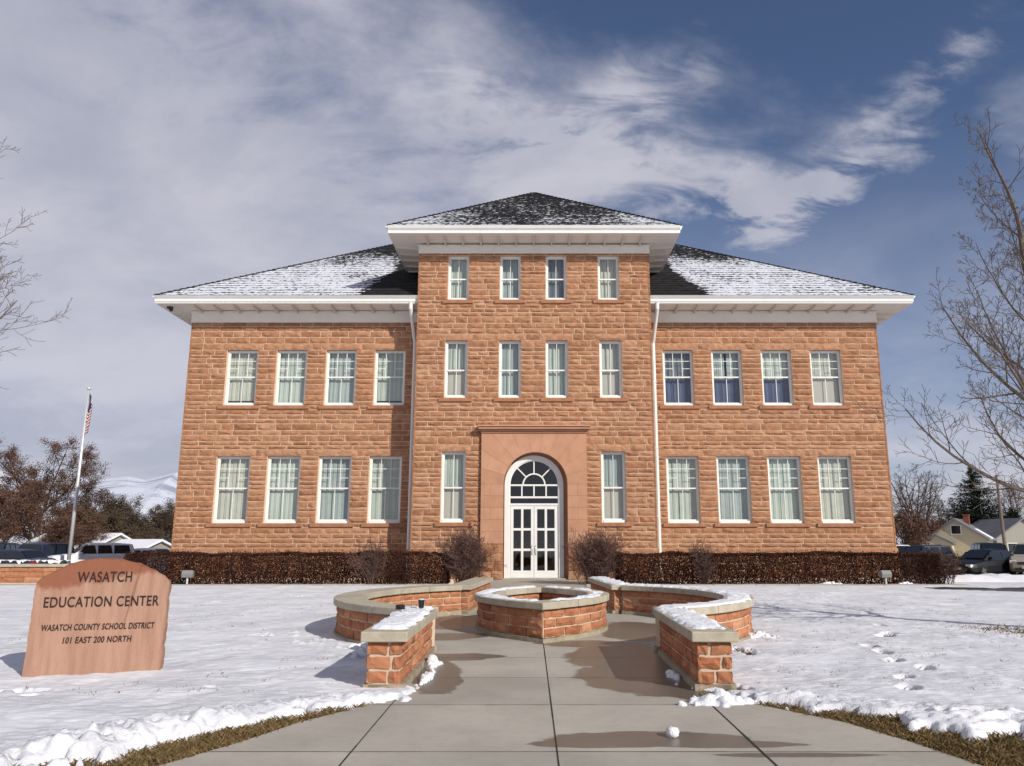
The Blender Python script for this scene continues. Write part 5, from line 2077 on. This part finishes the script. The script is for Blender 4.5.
def gable_house(name, label, cat, loc, rz, w, dpt, hw, hr, wallm, roofm, windows=(), porch=False, chimney=None, snow_patch=False):
    root = thing(name, label, cat, loc, rz)
    mb = MB()
    mb.prism([(-w / 2, 0), (w / 2, 0), (w / 2, hw), (0, hr), (-w / 2, hw)], 'y', 0, dpt)
    mb.build('wall', wallm, root)
    rf = MB()
    o = .35
    k = (hr - hw) / (w / 2)
    for s in (-1, 1):
        pr0 = [(0, hr + .02), (s * (w / 2 + o), hw - o * k + .02), (s * (w / 2 + o), hw - o * k + .17), (0, hr + .2)]
        rf.prism(pr0 if s < 0 else pr0[::-1], 'y', -o, dpt + o)
    ro_ = rf.build('roof', roofm, root)
    if chimney:
        c = MB()
        c.box(chimney[0] - .3, chimney[0] + .3, chimney[1] - .3, chimney[1] + .3, hw, chimney[2])
        c.box(chimney[0] - .36, chimney[0] + .36, chimney[1] - .36, chimney[1] + .36, chimney[2], chimney[2] + .12)
        c.build('chimney', M['brickred'], ro_)
    if snow_patch:
        sp = MB()
        x0, x1 = w * .30, w / 2 + .33
        sp.prism([(x0, hr - k * x0 + .21), (x1, hr - k * x1 + .21), (x1, hr - k * x1 + .28), (x0, hr - k * x0 + .27)], 'y', dpt * .25, dpt * .62)
        sp.build('roof_snow', M['snow_lump'], ro_)
    for (face, a, z0, ww, hh) in windows:
        wm, gm = MB(), MB()
        if face == 'front':
            wm.box(a - ww / 2 - .08, a + ww / 2 + .08, -.05, .02, z0 - .08, z0 + hh + .08)
            gm.box(a - ww / 2, a + ww / 2, -.058, -.04, z0, z0 + hh)
        else:
            s = w / 2 if face == 'right' else -w / 2
            sg2 = 1 if s > 0 else -1
            wm.box(*sorted((s - sg2 * .02, s + sg2 * .05)), a - ww / 2 - .08, a + ww / 2 + .08, z0 - .08, z0 + hh + .08)
            gm.box(*sorted((s + sg2 * .04, s + sg2 * .058)), a - ww / 2, a + ww / 2, z0, z0 + hh)
        wo_ = wm.build('window', M['white'], root)
        gm.build('pane', M['carglass'], wo_)
    if porch:
        pm_ = MB()
        pm_.prism([(-w * .30 - 1.5, 0), (-w * .30 + 1.5, 0), (-w * .30 + 1.5, 2.15), (-w * .30, 3.0), (-w * .30 - 1.5, 2.15)], 'y', -1.6, .01)
        po_ = pm_.build('porch', wallm, root)
        pr2 = MB()
        for s in (-1, 1):
            q = [(-w * .30, 3.02), (-w * .30 + s * 1.75, 2.05), (-w * .30 + s * 1.75, 2.2), (-w * .30, 3.18)]
            pr2.prism(q if s < 0 else q[::-1], 'y', -1.8, 1.0)
        pr2.build('porch_roof', roofm, po_)
        dd = MB()
        dd.box(-w * .30 - .65, -w * .30 + .45, -1.64, -1.58, 0, 2.0)
        dd.build('door', M['carglass'], po_)
    return root


gable_house('cream_house', 'small cream gabled house with grey roof and porch behind the parked cars', 'house', (at(956, 88), 88, -.9), R(-36), 5.9, 6.2, 2.7, 4.75, M['siding'], M['house_roof'],
            [('front', .1, 3.2, .9, .9), ('front', 2.3, 1.1, 1.2, 1.0), ('left', 2, 1, 1.2, 1.1), ('right', 2.5, 1, 1.1, 1.1), ('right', 4.6, 1, 1.1, 1.1)], True, (.8, 3.6, 5.3), True)
gable_house('grey_house', 'grey gabled house cut off by the right picture edge', 'house', (at(1024, 96), 96, -.9), R(4), 7, 8, 2.8, 5.0, M['siding_grey'], M['house_roof'],
            [('front', -1.6, 1.0, 1.1, 1.1), ('front', 1.4, 1.0, 1.1, 1.1)], False, None, False)
gable_house('snowy_house', 'low house with white snow-covered roof behind the left parked cars', 'house', (at(118, 76), 76, -.8), R(72), 6.0, 9, 1.6, 2.9, M['siding_grey'], M['snow_lump'],
            [('front', 0, .8, 1.1, 1.0), ('left', 3, .8, 1.1, 1.0)], False, None, False)
gable_house('snowy_shed', 'small snow-roofed shed left of the building corner', 'shed', (at(160, 70), 70, -1.0), R(62), 4.2, 5, 1.6, 2.5, M['siding_grey'], M['snow_lump'], [('front', 0, .6, .9, .9)])

# utility pole
up_ = thing('utility_pole', 'weathered wooden utility pole with crossarm right of the conifer', 'utility pole', (at(1004, 92), 92, -.9))
b_ = MB()
b_.tube([(0, 0, -.2), (0, 0, 5), (0, 0, 10.1)], [.2, .17, .13], 10)
b_.build('pole', M['wood_pole'], up_)
b_ = MB()
b_.box(-1.2, 1.2, -.22, -.12, 8.95, 9.1)
b_.build('crossarm', M['wood_pole'], up_)
for x in (-1.05, -.5, .5, 1.05):
    b_ = MB()
    b_.lathe([(.03, 0), (.06, .06), (.04, .12), (.05, .17), (.01, .2)], 10, (x, -.17, 9.1))
    b_.build('insulator', M['pole'], up_)

# flagpole ------------------------------------------------------------
FY = 45.0
fxp = -(466 / 770) * (FY * .98 + -.3)
fl = thing('flagpole', 'slender silver flagpole standing left of the building', 'flagpole', (fxp, FY, -.4))
b_ = MB()
b_.tube([(0, 0, 0), (0, 0, 5), (0, 0, 10.75)], [.11, .09, .05], 12)
b_.build('pole', M['pole'], fl, smooth=True)
b_ = MB()
b_.lathe([(.02, 0), (.09, .04), (.11, .1), (.09, .16), (.02, .2)], 14, (0, 0, 10.75))
b_.build('finial', M['pole'], fl, smooth=True)
b_ = MB()
b_.lathe([(.2, 0), (.2, .12), (.12, .2)], 16)
b_.build('base', M['kerb'], fl)


# limp flag: pleated cloth hanging along the hoist; colours are separate cloth strips of one mesh by material slot
def flag():
    cols_ = 16
    rows = 26
    stripes = 13
    W, Hh = 2.4, 1.5
    me = bpy.data.meshes.new('flag')
    V, F, MI = [], [], []
    for j in range(rows + 1):
        for i in range(cols_ + 1):
            u, v = i / cols_, j / rows
            # cloth collapsed: fly end hangs below the hoist
            x = .07 + .30 * math.sin(u * 2.6) * (.45 + .2 * (1 - v)) + .05 * math.sin(u * 13 + v * 2)
            y = .11 * math.sin(u * 16 + 1.5 * v) * (.4 + u)
            z = -v * Hh * (1 - .25 * u) - u * 1.35
            V.append((x, y, z))
    for j in range(rows):
        for i in range(cols_):
            a = j * (cols_ + 1) + i
            F.append((a, a + 1, a + cols_ + 2, a + cols_ + 1))
            st = int(j / rows * stripes)
            MI.append(2 if (i < cols_ * .42 and st < 7) else (st % 2))
    me.from_pydata(V, [], F)
    for m_ in (mat('flag_red', (.30, .03, .035), .8, .2), mat('flag_white', (.6, .58, .57), .8, .2), mat('flag_blue', (.025, .03, .09), .8, .2)):
        me.materials.append(m_)
    me.polygons.foreach_set('material_index', MI)
    me.polygons.foreach_set('use_smooth', [True] * len(F))
    o = bpy.data.objects.new('flag', me)
    col.objects.link(o)
    o.location = (fxp, FY, 10.15)
    # stars on the canton
    return tag(o, 'limp striped red, white and blue flag hanging from the flagpole top', 'flag')


flag()

# low wall with snow at far left
lw = thing('low_wall', 'low red stone wall with a thick snow cap at the far left of the lawn', 'wall', (0, 0, 0))
f, L = path_map([(-30, 30.9), (-17.3, 30.9)])
mb = MB()
masonry(mb, lambda s, z, dd: f(s, z, dd, 1, .2), 0, L, [0, .2, .4, .58], (), (.5, 1.0), .03, .02, .2, 2)
wo_ = mb.build('wall', M['stone_dark'], lw)
mb = MB()
mb.box(-30, -17.3, 30.72, 31.1, -.3, .58)
mb.build('mortar', M['mortar_pale'], wo_)
mb = MB()
for k in range(9):
    mb.box(-30 + k * 1.41, -30 + k * 1.41 + 1.40, 30.62, 31.18, .585, .70)
mb.build('cap', M['cap'], lw, bevel=.01)
snow_strip(f, .05, L - .02, .27, 1.3, 61, hmax=.13, z=.70)

# spotlights on the lawn
for (px, Y, lab) in ((187, 28.6, 'small lawn spotlight on a stake before the left hedge'), (886, 28.6, 'small lawn spotlight on a stake before the right hedge')):
    X = (px - 534) / 770 * (Y * .98 - .3)
    t = thing('spotlight', lab, 'spotlight', (X, Y, 0), R(8), 'spotlights before the hedges')
    b_ = MB()
    b_.tube([(0, 0, -.1), (0, 0, .3)], .035, 8)
    b_.build('post', M['pole'], t)
    b_ = MB()
    b_.prism([(-.09, .28), (.12, .28), (.16, .5), (-.05, .54), (-.12, .42)], 'x', -.19, .19)
    b_.build('housing', M['lampgrey'], t, bevel=.015)
    b_ = MB()
    b_.box(-.15, .15, .155, .165, .33, .47)
    b_.build('lens', M['lamp_glass'], t)


# ================================================================== CARS
def loft(mb, secs):
    """secs: list of rings (same count), closed with end caps"""
    n = len(secs[0])
    b = len(mb.v)
    for s in secs:
        mb.v += s
    for k in range(len(secs) - 1):
        for j in range(n):
            j2 = (j + 1) % n
            mb.f.append((b + k * n + j, b + (k + 1) * n + j, b + (k + 1) * n + j2, b + k * n + j2))
    mb.f.append(tuple(b + j for j in range(n)))
    mb.f.append(tuple(b + (len(secs) - 1) * n + j for j in reversed(range(n))))


def car(name, label, cat, loc, rz, paintm, kind='sedan', parts=True, group=None):
    root = thing(name, label, cat, loc, rz, group)
    if kind == 'sedan':
        Lc, Wc, Hc, belt, hood, deck = 4.6, 1.78, 1.45, .93, .82, .98
        wb, wr = 1.36, .32
        cab = [(-1.75, belt), (-1.15, Hc - .06), (-.5, Hc), (.25, Hc - .02), (1.15, belt - .03)]
        x_hood, x_deck = 1.05, -1.7
        g0 = .19
    else:
        Lc, Wc, Hc, belt, hood, deck = 4.8, 1.9, 1.78, 1.12, 1.08, 1.12
        wb, wr = 1.42, .38
        cab = [(-2.3, belt), (-2.12, Hc - .07), (-1.2, Hc), (.2, Hc - .02), (1.05, belt)]
        x_hood, x_deck = 1.0, -2.35
        g0 = .26
    h = Lc / 2
    hw = Wc / 2
    # lower body stations: (x, top z, half width, bottom z)
    st_ = [(-h, belt * .78, hw * .80, .42), (-h + .07, deck - .06, hw * .90, g0 + .08), (-h + .35, deck, hw * .97, g0), (-wb, deck, hw, g0), (-.3, belt, hw, g0), (x_hood, belt - .02, hw, g0),
           (wb, hood + .03, hw * .985, g0), (h - .45, hood - .04, hw * .95, g0), (h - .1, hood - .16, hw * .86, g0 + .06), (h, hood - .28, hw * .74, g0 + .16)]
    secs = []
    for (x, zt, w, zb) in st_:
        zm = zb + (zt - zb) * .55
        secs.append([(x, -w * .90, zb), (x, -w * .99, zb + .1), (x, -w, zm), (x, -w * .96, zt - .07), (x, -w * .86, zt), (x, 0, zt + .025), (x, w * .86, zt), (x, w * .96, zt - .07), (x, w, zm), (x, w * .99, zb + .1), (x, w * .90, zb)])
    mb = MB()
    loft(mb, secs)
    # cabin roof and pillars
    rs_ = [(x, z) for x, z in cab]
    cs = []
    for (x, z) in rs_:
        t = (z - belt) / (Hc - belt)
        wt = hw * (.90 - .17 * max(0, t))
        wb_ = hw * .92
        zz = max(z, belt - .02)
        cs.append([(x, -wb_, belt - .05), (x, -wt, zz - .05 * t), (x, -wt * .85, zz), (x, 0, zz + .02 * t), (x, wt * .85, zz), (x, wt, zz - .05 * t), (x, wb_, belt - .05)])
    loft(mb, cs)
    body = mb.build('body', paintm, root, smooth=False, bevel=.02)
    # glass
    def wt_(z):
        return hw * (.90 - .17 * (z - belt) / (Hc - belt))
    (xa, za), (xb, zb_), (xc, zc_), (xd, zd), (xe, ze) = cab
    for nm, (x0, z0), (x1, z1), off in (('windscreen', (xe, belt), (xd, zd), .012), ('rear_window', (xa, belt), (xb, zb_), -.012)):
        t0, t1 = .10, .90
        p0 = (x0 + (x1 - x0) * t0, z0 + (z1 - z0) * t0)
        p1 = (x0 + (x1 - x0) * t1, z0 + (z1 - z0) * t1)
        g = MB()
        w0, w1 = wt_(p0[1]) * .90, wt_(p1[1]) * .86
        up = .022
        g.quad((p0[0] + off * 2, -w0, p0[1] + up), (p0[0] + off * 2, w0, p0[1] + up), (p1[0] + off * 2, w1, p1[1] + up), (p1[0] + off * 2, -w1, p1[1] + up))
        g.quad((p0[0], -w0, p0[1]), (p1[0], -w1, p1[1]), (p1[0], w1, p1[1]), (p0[0], w0, p0[1]))
        g.build(nm, M['carglass'], root)
    for sgn in (-1, 1):
        segs = [(xa + .38 if kind == 'sedan' else xa + .22, -.42), (-.36, .52)] if kind == 'sedan' else [(xa + .25, -1.1), (-1.04, -.22), (-.16, .5)]
        for (p, q) in segs:
            z0, z1 = belt + .03, Hc - .14
            g = MB()
            y0, y1 = wt_(z0) + .018, wt_(z1) + .018
            qa = q + (.28 if q > .4 else 0)
            pa = p - (.0 if kind != 'sedan' or p > -1 else .2)
            g.quad((pa, sgn * y0, z0), (qa, sgn * y0, z0), (q, sgn * y1, z1), (p + .12, sgn * y1, z1))
            g.quad((pa, sgn * (y0 - .03), z0), (p + .12, sgn * (y1 - .03), z1), (q, sgn * (y1 - .03), z1), (qa, sgn * (y0 - .03), z0))
            g.build('side_window', M['carglass'], root)
        # mirrors
        g = MB()
        g.box(.62, .78, *sorted((sgn * (hw * .93), sgn * (hw * .93 + .18))), belt, belt + .13)
        g.build('mirror', paintm, root, bevel=.02)
        g = MB()
        zl = hood - .30 if kind == 'sedan' else hood - .34
        g.box(h - .30, h - .035, *sorted((sgn * hw * .52, sgn * hw * .86)), zl, zl + .15)
        g.build('headlight', M['lamp_glass'], root, bevel=.02)
        g = MB()
        g.box(-h - .01, -h + .25, *sorted((sgn * hw * .58, sgn * hw * .915)), belt * .72, belt * .72 + .2)
        g.build('tail_light', M['tail'], root, bevel=.02)
    g = MB()
    g.box(h - .2, h + .012, -hw * .46, hw * .46, hood - .40, hood - .27)
    g.box(h - .2, h + .03, -hw * .62, hw * .62, g0 + .12, g0 + .24)
    g.build('grille', M['dark_metal'], root)
    g = MB()
    g.box(h + .0, h + .045, -.26, .26, g0 + .2, g0 + .32)
    g.build('licence_plate', M['plate'], root)
    for sx in (-1, 1):
        for sy in (-1, 1):
            w = MB()
            yc_ = sy * (hw - .13)
            prof = [(-.11, wr * .62), (-.11, wr * .93), (-.08, wr), (.08, wr), (.11, wr * .93), (.11, wr * .62)]
            seg = 22
            b0 = len(w.v)
            for (yy, rr) in prof:
                for k in range(seg):
                    a = 2 * math.pi * k / seg
                    w.v.append((sx * wb + rr * math.cos(a), yc_ + yy + sy * .025, wr + rr * math.sin(a)))
            for i in range(len(prof) - 1):
                for k in range(seg):
                    k2 = (k + 1) % seg
                    w.f.append((b0 + i * seg + k, b0 + i * seg + k2, b0 + (i + 1) * seg + k2, b0 + (i + 1) * seg + k))
            wo2 = w.build('wheel', M['tyre'], root, smooth=True)
            rm = MB()
            yo = yc_ + sy * .12
            for k in range(5):
                a = 2 * math.pi * k / 5
                c_, s_ = math.cos(a), math.sin(a)
                n_ = (-s_ * .045, c_ * .045)
                rm.prism([(sx * wb + n_[0], wr + n_[1]), (sx * wb - n_[0], wr - n_[1]), (sx * wb + c_ * wr * .62 - n_[0], wr + s_ * wr * .62 - n_[1]), (sx * wb + c_ * wr * .62 + n_[0], wr + s_ * wr * .62 + n_[1])], 'y', *sorted((yo - sy * .03, yo)))
            rm.build('rim', M['steel'], wo2)
    return root


pt = {k: paint(k + '_paint', c) for k, c in dict(black=(.006, .0065, .008), navy=(.015, .022, .05), silver=(.42, .42, .43), white=(.75, .76, .78), beige=(.33, .30, .25), slate=(.022, .026, .035), blue=(.03, .06, .13)).items()}
GRP = 'cars parked beside the school'
LZ = -.34


def head(dx, dy_):
    return math.atan2(dy_, dx)


car('parked_car', 'black sedan facing left with pale headlight, nearest car right of the school', 'car', (at(982, 43.5), 43.5, LZ), head(-.9, -.43), pt['black'], 'sedan', group=GRP)
car('parked_car', 'black SUV standing right behind the black sedan', 'car', (at(990, 53), 53, LZ), head(-.3, -.95), pt['slate'], 'suv', group=GRP)
car('parked_car', 'beige SUV cut by the right picture edge', 'car', (at(1030, 43.8), 43.8, LZ), head(-.62, -.78), pt['beige'], 'suv', group=GRP)
car('parked_car', 'dark-windowed blue-grey SUV behind the end of the right hedge', 'car', (at(919, 56), 56, -.52), head(-.95, -.3), pt['slate'], 'suv', group=GRP)
car('parked_car', 'white car just showing beside the right building corner', 'car', (at(899, 58), 58, -.52), head(-.4, -.9), pt['white'], 'suv', group=GRP)
car('parked_car', 'navy sedan parked behind the low snow-capped wall', 'car', (at(14, 44), 44, LZ), head(-.97, .2), pt['navy'], 'sedan', group=GRP)
car('parked_car', 'dark SUV at the far left picture edge', 'car', (at(-3, 52), 52, LZ), head(.25, -.97), pt['black'], 'suv', group=GRP)
car('parked_car', 'navy SUV with red tail light left of the flagpole', 'car', (at(57, 49), 49, LZ), head(.1, .99), pt['navy'], 'suv', group=GRP)
car('parked_car', 'white SUV with dark side windows right of the flagpole', 'car', (at(92, 48), 48, LZ), head(-.75, -.66), pt['white'], 'suv', group=GRP)
car('parked_car', 'white car furthest right in the left row, beside the hedge', 'car', (at(146, 51), 51, LZ), head(-.97, .2), pt['white'], 'sedan', group=GRP)

# snow banks by the car park
def bank(label, x, y, w, d_, h, seed, z=LZ):
    nx_, ny_ = 60, 24
    X, Y = np.meshgrid(np.linspace(-w / 2, w / 2, nx_), np.linspace(-d_ / 2, d_ / 2, ny_))
    q = np.clip(1 - np.sqrt((X / w * 2) ** 2 + (Y / d_ * 2) ** 2), 0, 1) ** .7
    Z = -.12 + (h + .12) * q * (.45 + fbm(X * 1.1 + seed, Y * 1.1, seed) * .9) + .06 * q * (vnoise(X * 5, Y * 5, seed) - .5)
    o = grid_mesh('snow_bank', X, Y, Z, M['snow_lump'])
    o.location = (x, y, z)
    tag(o, label, 'snow bank')


bank('long low snow bank in front of the black sedan', at(985, 39), 38.5, 15, 3.5, .5, 3)
bank('white snow bank between the black sedan and the beige SUV', at(1008, 50), 50, 3.2, 2.6, 1.0, 5)
bank('snow bank behind the low wall at far left', at(5, 35.5), 35.5, 12, 3, .45, 8)
bank('snow heap beside the left building corner', at(168, 46), 46, 5, 3, 1.2, 9)
